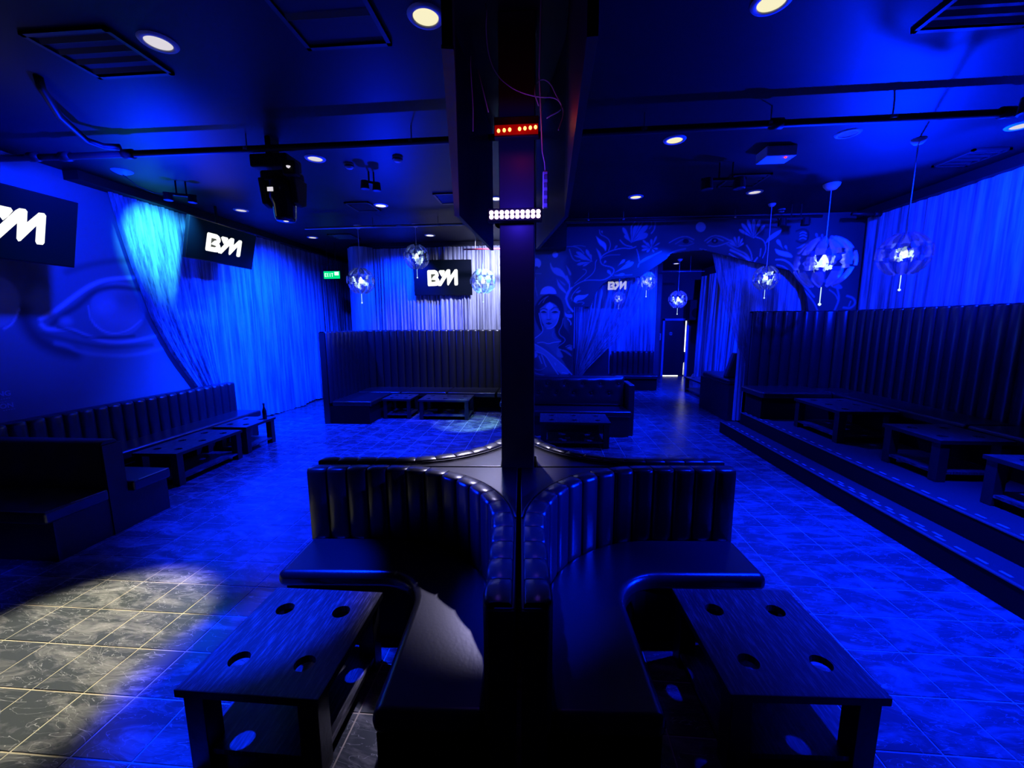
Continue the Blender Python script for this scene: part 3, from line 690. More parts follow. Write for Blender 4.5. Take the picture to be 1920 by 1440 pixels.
EYE = """f|4.415,2.008 4.753,2.198 5.029,2.417 5.316,2.548 5.665,2.545 5.835,2.192 5.833,1.763 5.346,1.729 5.027,1.789 4.771,1.91 4.522,1.892|0|0.26|0.08|1
s|4.275,2.533 4.251,2.799 4.407,2.548 4.412,2.347|0.25|0.04|1|0.6
s|4.773,2.613 5.031,2.735 5.357,2.839 5.714,2.893|0.07|0.12|1|0.8
s|4.267,2.137 4.287,1.936 4.381,1.769 4.543,1.654 4.727,1.597|0.14|0.03|1|0.8
s|4.426,2.266 4.481,2.352 4.481,2.228|0.16|0.42|1|0.7
f|5.74,2.189 5.71,2.081 5.653,1.981 5.573,1.896 5.479,1.834 5.377,1.796 5.275,1.786 5.181,1.802 5.099,1.842 5.035,1.903 4.991,1.98 4.97,2.068 4.971,2.162 4.996,2.257 5.043,2.347 5.109,2.428 5.191,2.493 5.285,2.54 5.385,2.562 5.485,2.559 5.577,2.529 5.654,2.472 5.71,2.393 5.74,2.296|0|0.42|0.02|1
f|5.316,2.21 5.307,2.179 5.288,2.149 5.262,2.123 5.23,2.103 5.195,2.09 5.158,2.085 5.124,2.089 5.093,2.1 5.068,2.118 5.05,2.141 5.041,2.169 5.041,2.199 5.05,2.23 5.067,2.258 5.091,2.284 5.122,2.304 5.156,2.318 5.192,2.324 5.227,2.322 5.259,2.312 5.286,2.295 5.305,2.271 5.316,2.242|0|0.62|0.09|0.7
f|5.62,2.03 5.608,2.003 5.58,1.978 5.54,1.957 5.489,1.941 5.432,1.931 5.374,1.928 5.317,1.932 5.266,1.942 5.224,1.958 5.194,1.978 5.176,2.001 5.173,2.026 5.183,2.051 5.207,2.074 5.244,2.095 5.29,2.111 5.344,2.122 5.402,2.127 5.46,2.126 5.514,2.117 5.56,2.102 5.595,2.081 5.615,2.057|0|0.55|0.1|0.6
f|5.636,2.339 5.627,2.312 5.608,2.286 5.58,2.264 5.545,2.246 5.506,2.234 5.466,2.229 5.427,2.231 5.393,2.239 5.364,2.253 5.344,2.273 5.333,2.296 5.332,2.321 5.34,2.346 5.358,2.371 5.384,2.393 5.417,2.411 5.454,2.424 5.494,2.43 5.533,2.43 5.57,2.422 5.6,2.409 5.622,2.389 5.635,2.365|0|0.25|0.09|0.6
s|4.973,2.024 5.044,1.907 5.215,1.832 5.442,1.877 5.646,2.03|0.02|0.75|1|1
s|4.957,2.207 4.958,2.07 5.006,1.954|0.012|0.6|1|1
s|4.426,2.029 4.613,2.149 4.808,2.311 5.038,2.486 5.275,2.585 5.626,2.642|0.045|0.85|1|1
s|4.532,1.966 4.66,2.086 4.853,2.203 5.047,2.396 5.308,2.488 5.708,2.472|0.06|0.07|1|0.9
s|4.426,1.966 4.47,1.903 4.712,1.911 4.862,1.829 5.108,1.727 5.445,1.719 5.837,1.79|0.045|0.7|1|1
s|4.583,1.934 4.765,1.865 4.898,1.789 5.162,1.785 5.508,1.799|0.035|0.05|1|0.8
s|4.41,1.852 4.564,1.805 4.786,1.729 5.142,1.64 5.76,1.658|0.05|0.1|1|0.8
s|4.537,1.741 4.663,1.702 4.77,1.617 5.082,1.547 5.468,1.518 5.927,1.594|0.05|0.5|1|0.7
f|4.75,2.011 4.746,1.998 4.738,1.986 4.726,1.976 4.711,1.968 4.694,1.963 4.677,1.962 4.66,1.963 4.646,1.968 4.633,1.976 4.625,1.986 4.62,1.997 4.619,2.01 4.623,2.022 4.631,2.033 4.643,2.043 4.657,2.051 4.674,2.056 4.691,2.058 4.707,2.057 4.723,2.052 4.735,2.045 4.744,2.035 4.749,2.023|0|0.6|0.05|0.8
f|4.259,2.216 4.24,2.14 4.206,2.068 4.161,2.007 4.107,1.961 4.05,1.932 3.993,1.923 3.939,1.933 3.894,1.961 3.858,2.004 3.834,2.06 3.824,2.125 3.827,2.194 3.844,2.264 3.873,2.331 3.913,2.39 3.961,2.437 4.016,2.47 4.073,2.486 4.128,2.483 4.178,2.46 4.22,2.419 4.248,2.362 4.262,2.292|0|0.42|0.02|1
f|4.176,2.27 4.168,2.25 4.152,2.23 4.128,2.213 4.098,2.199 4.064,2.19 4.03,2.186 3.997,2.187 3.967,2.193 3.942,2.203 3.925,2.217 3.915,2.235 3.913,2.254 3.92,2.273 3.935,2.292 3.957,2.309 3.985,2.323 4.018,2.332 4.052,2.338 4.086,2.338 4.117,2.333 4.143,2.323 4.163,2.308 4.174,2.29|0|0.6|0.1|0.6
s|4.08,1.918 4.165,1.977 4.238,2.136|0.015|0.7|1|1"""


def parse(t):
    R = []
    for ln in t.strip().split('\n'):
        k, P, w_, v, so, al = ln.split('|')
        R.append((k, [tuple(map(float, q.split(','))) for q in P.split()], float(w_), float(v), float(so), float(al)))
    return R


def seg_dist(U, V, P, closed=False):
    D = np.full(U.shape, 1e9)
    n = len(P)
    for i in range(n if closed else n - 1):
        (ax, ay), (bx, by) = P[i], P[(i + 1) % n]
        dx, dy = bx - ax, by - ay; L = dx * dx + dy * dy + 1e-12
        t = np.clip(((U - ax) * dx + (V - ay) * dy) / L, 0, 1)
        D = np.minimum(D, np.hypot(U - ax - t * dx, V - ay - t * dy))
    return D


def inside(U, V, P):
    r = np.zeros(U.shape, bool); n = len(P)
    for i in range(n):
        (ax, ay), (bx, by) = P[i], P[(i + 1) % n]
        c = (ay > V) != (by > V)
        xx = (bx - ax) * (V - ay) / ((by - ay) + 1e-12) + ax
        r ^= c & (U < xx)
    return r


def smooth_line(P, it=2):
    for _ in range(it):
        Q = [P[0]]
        for a, b in zip(P[:-1], P[1:]):
            Q += [(a[0] * .75 + b[0] * .25, a[1] * .75 + b[1] * .25), (a[0] * .25 + b[0] * .75, a[1] * .25 + b[1] * .75)]
        P = Q + [P[-1]]
    return P


def paint(name, parent, u0, u1, v0, v1, res, base, strokes, frame, mt, hole=None, bg=None):
    nu, nv = int((u1 - u0) / res) + 1, int((v1 - v0) / res) + 1
    us, vs = np.linspace(u0, u1, nu), np.linspace(v0, v1, nv)
    U, V = np.meshgrid(us, vs)
    A = np.full(U.shape, base, float)
    if bg is not None: A = bg(U, V, A)
    for k, P, w_, v, so, al in strokes:
        xs = [p[0] for p in P]; ys = [p[1] for p in P]
        pad = (w_ if k == 's' else so) + .02
        i0, i1 = np.searchsorted(us, [min(xs) - pad, max(xs) + pad]); j0, j1 = np.searchsorted(vs, [min(ys) - pad, max(ys) + pad])
        if i1 <= i0 or j1 <= j0: continue
        u, q = U[j0:j1, i0:i1], V[j0:j1, i0:i1]
        if k == 's':
            d = seg_dist(u, q, smooth_line(P)); h = max(w_ / 2, .5 * res)
            s_ = max(so * h * 2, res)
            a = np.clip((h + s_ / 2 - d) / s_, 0, 1)
        else:
            P = smooth_line(P + [P[0]], 1)
            d = seg_dist(u, q, P, True); d = np.where(inside(u, q, P), -d, d)
            a = np.clip(.5 - d / (2 * max(so, res * .5)), 0, 1)
        a = a * a * (3 - 2 * a) * al
        A[j0:j1, i0:i1] = A[j0:j1, i0:i1] * (1 - a) + v * a
    idx = np.arange(nu * nv).reshape(nv, nu)
    F = np.stack([idx[:-1, :-1], idx[:-1, 1:], idx[1:, 1:], idx[1:, :-1]], -1)
    if hole is not None:
        cu, cv = (U[:-1, :-1] + U[1:, 1:]) / 2, (V[:-1, :-1] + V[1:, 1:]) / 2
        F = F[~inside(cu, cv, hole)]
    F = F.reshape(-1, 4)
    co = frame(U.ravel(), V.ravel())
    me = bpy.data.meshes.new(name)
    me.vertices.add(len(co)); me.vertices.foreach_set('co', co.astype(np.float32).ravel())
    me.loops.add(F.size); me.loops.foreach_set('vertex_index', F.ravel().astype(np.int32))
    me.polygons.add(len(F)); me.polygons.foreach_set('loop_start', np.arange(0, F.size, 4, dtype=np.int32))
    me.polygons.foreach_set('loop_total', np.full(len(F), 4, np.int32))
    me.update(); me.validate()
    at = me.color_attributes.new('paint', 'FLOAT_COLOR', 'POINT')
    a = A.ravel() * .9
    at.data.foreach_set('color', np.stack([a, a, a * 1.02, np.ones_like(a)], 1).astype(np.float32).ravel())
    me.materials.append(M[mt])
    o = bpy.data.objects.new(name, me); C.objects.link(o); o.parent = parent
    return o


def mural_bg(U, V, A):
    return A + .03 * np.exp(-((U - 1.8) / 2.5) ** 2) + .02 * np.sin(U * 3 + V * 2)


mu = paint('mural', mwall, X0, X1, 0.02, CEIL, .0125, .06, parse(MURAL), lambda u, v: np.stack([u, np.full_like(u, 7.9), v], 1), 'mural', hole=OPEN, bg=mural_bg)
mu['label'] = 'painted mural of lotus flowers, leaves, eyes and a woman'
wl = bpy.data.objects['wall_left']
ey = paint('mural', wl, 2.2, 7.4, .6, CEIL, .02, .26, parse(EYE), lambda u, v: np.stack([np.full_like(u, XL + .006), u, v], 1), 'mural')
ey['label'] = 'airbrushed giant eye'
# lettering low on the left wall
fd = bpy.data.objects['wall_left']
for i, (txt, sz, z, ex) in enumerate((('WARNING', .062, 1.185, 4.035), ('NO FOOD OR DRINK', .03, 1.145, 4.02), ('LIQUIDS', .03, 1.112, 3.98), ('PREVENTION', .06, 1.05, 4.04), ('PLEASE DRINK SENSIBLY', .03, 1.018, 4.045))):
    txt = ('ING', '- - - -', '- - -', 'ION', '- - - - -')[i]
    cu = bpy.data.curves.new('wall_lettering', 'FONT'); cu.body = txt; cu.size = sz * 1.25; cu.extrude = .001; cu.align_x = 'RIGHT'; cu.offset = .002
    o = bpy.data.objects.new('wall_lettering', cu); C.objects.link(o); o.parent = fd
    o.matrix_world = Matrix.Translation((XL + .009, ex, z)) @ Matrix.Rotation(PI / 2, 4, 'Z') @ Matrix.Rotation(PI / 2, 4, 'X')
    cu.materials.append(M['text'])

# pillar
struct('pillar', MB().bb(-.30, -.07, 2.80, 3.03, 0, CEIL), 'column', 'square black speckled pillar rising out of the central sofas', bevel=.006)

# trims along wall tops (dark curtain headings)
struct('trim_left', MB().bb(XL, -5.74, 4.9, 13.9, 3.74, CEIL), 'black', 'dark curtain rail heading along the left wall')
struct('trim_right', MB().bb(5.42, XR + .1, -3, 7.9, 3.72, CEIL), 'black', 'dark curtain rail heading along the right wall')
struct('trim_back', MB().bb(-4.6, -.3, 9.72, 10.05, 3.77, CEIL), 'black', 'dark curtain rail heading over the back curtain')
struct('trim_beam', MB().bb(-.3, .38, 7.5, 7.895, 3.29, CEIL), 'black', 'dark box beam over the painted woman')

# platform with two steps
pf = struct('floor_platform', MB().bb(3.44, XR + .1, -3, 7.26, -.0, .4), 'nosing', 'raised carpeted platform with the right-hand booth on it')
lo_ = struct('floor_step', MB().bb(3.17, 3.44, -3, 7.41, 0, .2), 'nosing', 'lower carpeted step along the platform')
obj('riser', MB().bb(3.43, 3.442, -3, 7.262, .2, .392), 'riser', pf); obj('riser', MB().bb(3.16, 3.172, -3, 7.412, 0, .192), 'riser', lo_)
obj('riser', MB().bb(3.44, XR, 7.26, 7.27, .0, .392), 'riser', pf)
obj('nosing', MB().bb(3.425, 3.452, -3, 7.26, .39, .404), 'pipe_light', pf, bevel=.003); obj('nosing', MB().bb(3.155, 3.182, -3, 7.41, .19, .204), 'pipe_light', lo_, bevel=.003)
dm = MB().bb(-.011, .011, -.038, .038, 0, .002)
for par, x, z in ((pf, 3.50, .4), (lo_, 3.225, .2)):
    d0 = None
    for k in range(40):
        y = 7.2 - k * .16
        if d0 is None: d0 = obj('tread_mark', dm, 'dash', par); q = d0
        else: q = d0.copy(); C.objects.link(q)
        q.location = (x, y, z)
for k in range(8):
    q = d0.copy(); C.objects.link(q); q.location = (3.265, 4.55 - k * .16, .2)

# far door
dr = thing('door_1', 'dark far exit door with a pale frame and daylight showing round its edge', 'door', (4.8, 15.5, 0))
dr['kind'] = 'structure'
obj('door_leaf', MB().bb(4.42, 5.15, 15.5, 15.545, .03, 2.03), 'door', dr, bevel=.004)
obj('door_frame', MB().bb(4.33, 4.41, 15.47, 15.56, 0, 2.12).bb(5.19, 5.27, 15.47, 15.56, 0, 2.12).bb(4.33, 5.27, 15.47, 15.56, 2.04, 2.12), 'frame', dr, bevel=.004)
obj('daylight_gap', MB().bb(5.155, 5.185, 15.53, 15.54, .9, 2.03).bb(5.155, 5.17, 15.53, 15.54, .05, .5).bb(4.42, 4.98, 15.53, 15.54, .002, .024), 'daylight', dr)
obj('sticker', MB().prism(arc(4.64, 1.57, .062, 0, 340, 17), 15.492, 15.499, lambda a, b, c: (a, c, b)), 'sticker', dr)
obj('sticker', MB().bb(4.59, 4.70, 15.492, 15.499, 1.585 - .025, 1.585 - .005), 'black', dr)


# ================================================================== CURTAINS
def curtain(name, label, top, botm, z_rows, folds, amp, normal, mt, seed=0, cat='curtain', group=None, nu_per=7, hem=0, rows=14, curve=None, amp_top=.6, light=False):
    """top/botm: (start, end) 3-D points; curve(t)-> (left, right) points overrides straight interpolation"""
    rnd = random.Random(seed)
    ph = [0]
    for i in range(folds): ph.append(ph[-1] + rnd.uniform(.5, 1.5))
    ph = [p / ph[-1] for p in ph]; am = [rnd.uniform(.45, 1.0) for _ in range(folds)]
    us = []; off = []
    for i in range(folds):
        for k in range(nu_per):
            t = k / nu_per
            us.append(ph[i] + (ph[i + 1] - ph[i]) * t); off.append(am[i] * (math.sin(PI * t) ** 1.0) * (1 if 1 else 0))
    us.append(1); off.append(0)
    # a second slower undulation
    P = []
    n = Vector(normal)
    for j in range(rows + 1):
        t = j / rows
        if curve: a, b = curve(t)
        else: a, b = Vector(top[0]).lerp(Vector(botm[0]), t), Vector(top[1]).lerp(Vector(botm[1]), t)
        a, b = Vector(a), Vector(b)
        w0 = (Vector(top[1]) - Vector(top[0])).length; k_ = min(1.0, .35 + .65 * (b - a).length / w0)
        row = []
        for u, f in zip(us, off):
            p = a.lerp(b, u) + n * (f * amp * (amp_top + (1 - amp_top) * t) * k_ + .35 * amp * math.sin(u * 37 + seed) * math.sin(u * 11 + t * 2 + seed))
            if hem and j == rows: p.z += hem * math.sin(u * 23 + seed)
            row.append(p)
        P.append(row)
    o = obj(name, MB().grid(P, len(us), rows + 1), mt, None, smooth=True)
    tag(o, label, cat, group)
    return o


def interp(tab, t):
    ks = [i / (len(tab) - 1) for i in range(len(tab))]
    return tuple(float(np.interp(t, ks, [p[c] for p in tab])) for c in range(len(tab[0])))


# left wall: swept curtain, then the long straight one
LS = [(5.362, 3.779), (5.451, 3.269), (5.574, 2.71), (5.763, 2.031), (6.041, 1.446), (6.391, .901), (6.75, .35)]
zs = [p[1] for p in LS]


def left_sweep(t):
    z = 3.779 + (.35 - 3.779) * t
    y = float(np.interp(-z, [-q for q in zs], [p[0] for p in LS]))
    return (-5.89, y, z), (-5.89, 6.98, z)


curtain('swept_curtain', 'white voile curtain swept diagonally aside beside the giant eye', [(-5.89, 5.36, 3.78), (-5.89, 6.98, 3.78)], [(0, 0, 0), (0, 0, 0)], 0, 20, .075, (1, 0, 0), 'curtain', 3, rows=18, curve=left_sweep)
curtain('long_curtain', 'long pleated voile curtain on left wall from behind the hanging television to the exit sign', [(-5.9, 7.0, 3.78), (-5.9, 13.9, 3.78)], [(-5.9, 7.0, .03), (-5.9, 13.9, .03)], 0, 56, .12, (1, 0, 0), 'curtain', 5, hem=.02, nu_per=6)
# draped corner column and back curtain
drp = [(-4.72 + .0, 9.78)] + [(-4.40 + .27 * math.cos(math.radians(a)), 9.82 + .27 * math.sin(math.radians(a))) for a in range(200, 345, 12)] + [(-4.1, 9.80)]
P = []
for j in range(9):
    z = 3.76 - j * .46
    P.append([(x, y + .012 * math.sin(i * 1.7 + j * .2), max(z, .02)) for i, (x, y) in enumerate(drp)])
o = obj('draped_column', MB().grid(P, len(drp), 9), 'curtain', None, smooth=True)
tag(o, 'smooth blue-lit fabric drape wrapped round the corner column', 'curtain')
curtain('back_curtain', 'pleated voile curtain behind the television over the tall booth', [(-4.12, 9.86, 3.74), (-.32, 9.86, 3.78)], [(-4.12, 9.86, .03), (-.32, 9.86, .03)], 0, 44, .10, (0, -1, 0), 'curtain', 9)
# right wall
curtain('side_curtain', 'wide flat voile curtain on right wall above the ribbed booth', [(5.55, 7.82, 3.74), (5.55, -2.5, 3.74)], [(5.55, 7.82, .42), (5.55, -2.5, .42)], 0, 52, .06, (-1, 0, 0), 'curtain', 12, nu_per=5)

# arch opening swags
def swag_left(t):
    z = 2.95 + (.93 - 2.95) * t
    tab = [(2.034, 3.063), (1.928, 2.601), (1.75, 2.16), (1.468, 1.71), (1.126, 1.353), (.747, .967)]
    xr = float(np.interp(-z, [-p[1] for p in tab], [p[0] for p in tab]))
    zt = 3.05 if t == 0 else z
    xl = float(np.interp(t, [0, .2, 1], [.62, .585, .60]))
    return (xl, 8.09, z if t else 2.78), (xr, 8.07, z if t else 3.06)


def swag_left_full(t):
    a, b = swag_left(t)
    return a, b


curtain('arch_swag', 'sheer voile swag gathered to the left jamb beside the painted woman', [(.6, 8.08, 2.9), (2.03, 8.08, 2.9)], [(0, 0, 0), (0, 0, 0)], 0, 15, .09, (0, -1, 0), 'sheer', 21, curve=swag_left_full, rows=16)


def swag_right(t):
    z = 3.22 + (.95 - 3.22) * t
    tab = [(3.091, 3.234), (3.215, 2.778), (3.394, 2.246), (3.631, 1.605), (3.96, .95)]
    xl = float(np.interp(-z, [-p[1] for p in tab], [p[0] for p in tab]))
    return (xl, 8.10, z), (max(3.72 + .25 * t, xl + .1), 8.10, z)


curtain('arch_swag', 'sheer voile swag hanging from the arch top down towards the platform booth', [(3.09, 8.1, 3.2), (3.8, 8.1, 3.2)], [(0, 0, 0), (0, 0, 0)], 0, 12, .045, (0, -1, 0), 'sheer', 24, curve=swag_right, rows=16)
curtain('arch_curtain', 'pleated voile curtain filling the arch above the ribbed booth end', [(3.7, 8.15, 3.3), (4.95, 8.15, 3.3)], [(3.7, 8.15, .05), (4.95, 8.15, .05)], 0, 20, .035, (0, -1, 0), 'curtain', 27)
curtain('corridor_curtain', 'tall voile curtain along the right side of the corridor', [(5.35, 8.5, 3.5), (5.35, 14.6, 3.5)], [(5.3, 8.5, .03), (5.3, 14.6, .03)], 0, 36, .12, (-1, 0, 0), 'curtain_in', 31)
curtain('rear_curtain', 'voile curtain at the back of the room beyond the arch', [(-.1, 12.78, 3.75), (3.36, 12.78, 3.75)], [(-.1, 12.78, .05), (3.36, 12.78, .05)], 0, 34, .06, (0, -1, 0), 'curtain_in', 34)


# ================================================================== CENTRAL SOFAS (four quadrants about the pillar)
TH = .0576
OXY = (-.174, 2.815)
CEN, RAD, VEND, UEND = (-.91, -.925), .80, -1.485, -1.485


def quad(mu, mv, label):
    root = thing('quadrant_sofa', label, 'sofa', (OXY[0], OXY[1], 0), TH, 'four sofas round the pillar', local=True)
    flip = lambda P: [(x * mu, y * mv) for x, y in P]
    inner = [(UEND, -.125)] + arc(CEN[0], CEN[1], RAD, 90, 0, 18) + [(-.11, VEND)]
    path = Path(flip(inner), side=-1 if mu * mv > 0 else 1)
    back = thing2 = None
    # solid back with the flat corner filler
    body = [(UEND, -.105)] + arc(CEN[0], CEN[1], RAD + .02, 90, 0, 18) + [(-.09, VEND + .004), (-.012, VEND + .004)]
    if mv > 0: body += [(-.012, -.01)]
    else: body += [(-.012, -.24), (-.13 if mu > 0 else -.13, -.24), (-.13, -.01)]
    body += [(UEND, -.01)]
    back = obj('backrest', MB().prism(flip(body), .0, .925), 'leather', root, bevel=.006)
    channels(back, path, 17, .40, .955, bulge=.022, depth=.088, edge=.022, pw=.4)
    pp = [(*p, .934) for p in [(UEND + .02, -.018), (-.60, -.018), (-.45, -.13), (-.25, -.30), (-.09, -.60), (-.03, -.78)]]
    obj('piping', MB().tube([(x * mu, y * mv, z) for x, y, z in [(*Path(inner).at(s, .102), .938) for s in np.linspace(.75, 1.72, 14)]], .006, 6), 'seam', back, smooth=True)
    # seat
    seatp = [(UEND, -.13)] + arc(CEN[0], CEN[1], RAD - .005, 90, 0, 14) + [(-.115, VEND + .02)]
    front = [(-.578, VEND + .02)] + arc(-.578 - .26, -.565 - .26, .26, 0, 90, 8) + [(UEND, -.565)]
    obj('seat_cushion', MB().prism(flip(seatp + front), .345, .452), 'leather', root, bevel=.045, seg=4)
    fr2 = [(-.555, VEND + .03)] + arc(-.838, -.825, .283, 0, 90, 6) + [(UEND + .05, -.542)]
    obj('base', MB().prism(flip([(UEND + .05, -.12)] + arc(CEN[0], CEN[1], RAD, 90, 0, 10) + [(-.1, VEND + .03)] + fr2), 0, .36), 'base', root)
    # end panels of the back
    obj('end_panel', MB().bb(min(-.11 * mu, -.012 * mu), max(-.11 * mu, -.012 * mu), min((VEND) * mv, (VEND - .012) * mv), max(VEND * mv, (VEND - .012) * mv), 0, .925), 'leather_dark', root, bevel=.004)
    return root


quad(1, 1, 'near left curved leather sofa with a white light patch on its seat')
quad(-1, 1, 'near right curved leather sofa beside the table with the bright cup hole')
quad(1, -1, 'far left curved leather sofa, its backrest top lit pale behind the pillar')
quad(-1, -1, 'far right curved leather sofa facing away beyond the pillar')


# ================================================================== TABLES
def top_mesh(sx, sy, nx, ny, t=.035, r=.046, mb=None):
    mb = mb or MB(); K = 20
    cx, cy = sx / nx, sy / ny
    for i in range(nx):
        for j in range(ny):
            x, y = -sx / 2 + cx * (i + .5), -sy / 2 + cy * (j + .5)
            ro = []; ri = []
            for k in range(K):
                a = 2 * PI * k / K + PI / 4; c, s = math.cos(a), math.sin(a); q = max(abs(c), abs(s))
                ro.append((x + c / q * cx / 2, y + s / q * cy / 2)); ri.append((x + r * c, y + r * s))
            v = [(*p, 0) for p in ro] + [(*p, 0) for p in ri] + [(*p, -t) for p in ro] + [(*p, -t) for p in ri]
            f = []
            for k in range(K):
                n = (k + 1) % K
                f += [(k, n, K + n, K + k), (2 * K + k, 3 * K + k, 3 * K + n, 2 * K + n), (K + k, K + n, 3 * K + n, 3 * K + k)]
            mb.add(v, f)
    a, b = sx / 2, sy / 2
    mb.add([(-a, -b, -t), (a, -b, -t), (a, b, -t), (-a, b, -t), (-a, -b, 0), (a, -b, 0), (a, b, 0), (-a, b, 0)], [(0, 1, 5, 4), (1, 2, 6, 5), (2, 3, 7, 6), (3, 0, 4, 7)])
    return mb


def table(label, x, y, sx, sy, nx=2, ny=2, z0=0, rz=0, h=.42, leg=.09, skirt=True):
    t = thing('coffee_table', label, 'table', (x, y, z0), rz, 'black drinks tables with cup holes', local=True)
    mb = top_mesh(sx, sy, nx, ny); mb.v = [(a, b, c + h) for a, b, c in mb.v]
    obj('tabletop', mb, 'wood', t)
    obj('edge_band', MB().bb(-sx / 2 - .003, sx / 2 + .003, -sy / 2 - .003, -sy / 2, h - .036, h - .001).bb(-sx / 2 - .003, sx / 2 + .003, sy / 2, sy / 2 + .003, h - .036, h - .001).bb(-sx / 2 - .003, -sx / 2, -sy / 2, sy / 2, h - .036, h - .001).bb(sx / 2, sx / 2 + .003, -sy / 2, sy / 2, h - .036, h - .001), 'leg', t)
    for a in (-1, 1):
        for b in (-1, 1):
            obj('leg', MB().box((a * (sx / 2 - leg / 2 - .015), b * (sy / 2 - leg / 2 - .015), (h - .035) / 2), (leg, leg, h - .035)), 'leg', t, bevel=.004)
    obj('shelf', MB().bb(-sx / 2 + .02, sx / 2 - .02, -sy / 2 + .03, sy / 2 - .03, .075, .1), 'wood', t)
    return t


table('near left drinks table with four cup holes and scratched top', -1.235, 1.738, .63, .675)
table('near right drinks table, its outer near cup hole showing blue floor', 1.09, 1.905, .645, .68, rz=.045)
table('long drinks table along the left wall bench', -4.70, 4.94, .56, 1.12, 2, 3, rz=.03)
table('square drinks table with a dark bottle near the left curtain', -4.75, 6.0, .52, .70, rz=.02)
table('small drinks table in the left corner of the tall booth', -3.05, 8.38, .60, .62, h=.42, leg=.07)
table('wide drinks table with a lit front leg in the tall booth', -2.04, 8.35, 1.05, .68, 3, 2, leg=.08)
table('drinks table in front of the buttoned sofa', .49, 6.58, 1.1, .64, 3, 2)
table('farthest drinks table on the raised platform', 4.12, 5.87, .72, .95, 2, 3, z0=.402)
table('middle drinks table on the raised platform', 4.12, 4.42, .66, .68, 2, 2, z0=.402)
table('nearest drinks table on the raised platform, cut by the frame edge', 4.09, 3.33, .66, .68, 2, 2, z0=.402)
table('farther of the two tables beside the corridor curtain', 4.36, 11.3, .62, 1.45, 2, 3)
table('nearer of the two tables beside the corridor curtain, close to the platform', 4.33, 10.13, .66, .68, 2, 2)
bt = thing('bottle', 'slim dark bottle standing on the table by the left curtain', 'bottle', (-4.57, 6.2, .42))
obj('glass_body', MB().lathe([(0, 0), (.03, 0), (.032, .02), (.032, .13), (.022, .17), (.014, .2), (.013, .245), (.0, .245)], (-4.57, 6.2, .421), 16), 'bottle', bt, smooth=True)
obj('cap', MB().lathe([(.0155, 0), (.0155, .03), (0, .03)], (-4.57, 6.2, .655), 14), 'black', bt, smooth=True)

# ================================================================== LEFT WALL BENCH
b = thing('channel_bench', 'long channel-tufted leather bench along the left wall under the eye', 'sofa', (-5.4, 5.1, 0))
pth = Path([(-5.47, 3.47), (-5.47, 6.72)], side=-1)
br = obj('backrest', MB().bb(-5.76, -5.485, 3.47, 6.72, 0, .93), 'leather', b, bevel=.01)
channels(br, pth, 20, .42, .955, bulge=.03, depth=.12)
obj('seat_cushion', MB().bb(-5.47, -5.02, 3.47, 6.74, .34, .455), 'leather', b, bevel=.03, seg=3)
obj('base', MB().bb(-5.47, -5.08, 3.5, 6.7, 0, .34), 'base', b)

# back-to-back sofa, lower left
b = thing('back_to_back_sofa', 'dark double-sided sofa ending beside the aisle in the lower left', 'sofa', (-4.9, 3.3, 0))
br = obj('backrest', MB().prism([(3.27, .0), (3.46, 0), (3.44, .86), (3.42, .895), (3.31, .90), (3.28, .87)], -5.94, -4.03, lambda a, z, x: (x, a, z)), 'leather', b, bevel=.012)
obj('seat_cushion', MB().bb(-5.94, -4.0, 2.78, 3.275, .35, .455), 'leather', b, bevel=.022, seg=3)
obj('seat_cushion', MB().bb(-5.0, -3.96, 3.465, 3.86, .35, .455), 'leather', b, bevel=.022, seg=3)
obj('edge_line', MB().tube([(-4.015, 2.98, .452), (-4.0, 3.24, .452)], .004, 6).tube([(-3.962, 3.52, .452), (-3.962, 3.84, .452)], .004, 6), 'edge', b)  # thin bright metallic lines along the seat ends
obj('base', MB().bb(-5.94, -4.02, 2.84, 3.45, 0, .36).bb(-4.98, -4.02, 3.44, 3.86, 0, .36), 'leather_dark', b)
obj('end_panel', MB().bb(-4.03, -4.01, 3.28, 3.45, 0, .86), 'leather_dark', b)

# ================================================================== TALL BOOTH, back left
b = thing('tall_booth', 'high U-shaped channel-tufted booth below the back television', 'booth', (-2.4, 9.0, 0))
pts = [(-4.2, 7.57)] + [(-4.2 + .35 - .35 * math.cos(math.radians(a)), 9.15 + .35 * math.sin(math.radians(a))) for a in range(0, 91, 10)] + \
      [(-.85 + .35 * math.sin(math.radians(a)), 9.15 + .35 * math.cos(math.radians(a))) for a in range(0, 91, 15)] + [(-.50, 7.75)]
pth = Path(pts, side=-1)
br = obj('backrest', slab(pth, -.02, -.13, 0, 1.80, 80), 'leather', b)
channels(br, pth, 40, .42, 1.82, bulge=.03, depth=.12, edge=.03)
obj('seat_cushion', MB().bb(-4.18, -3.38, 7.6, 8.72, .35, .455), 'leather', b, bevel=.03, seg=3)
for x0, x1 in ((-4.18, -3.2), (-3.19, -2.15), (-2.14, -1.05), (-1.04, -.55)):
    obj('seat_cushion', MB().bb(x0, x1, 8.73, 9.48, .35, .46), 'leather', b, bevel=.035, seg=3)
obj('seat_cushion', MB().bb(-.86, -.52, 7.7, 8.72, .35, .455), 'leather', b, bevel=.03, seg=3)
obj('base', MB().bb(-4.22, -3.42, 7.6, 9.5, 0, .35).bb(-3.42, -.84, 8.95, 9.5, 0, .35).bb(-.82, -.53, 7.74, 8.95, 0, .35), 'base', b)
tag(obj('wall_post', MB().bb(-4.33, -4.29, 9.66, 9.70, 0, 2.0), 'black'), 'thin black post standing behind the tall booth corner', 'post')

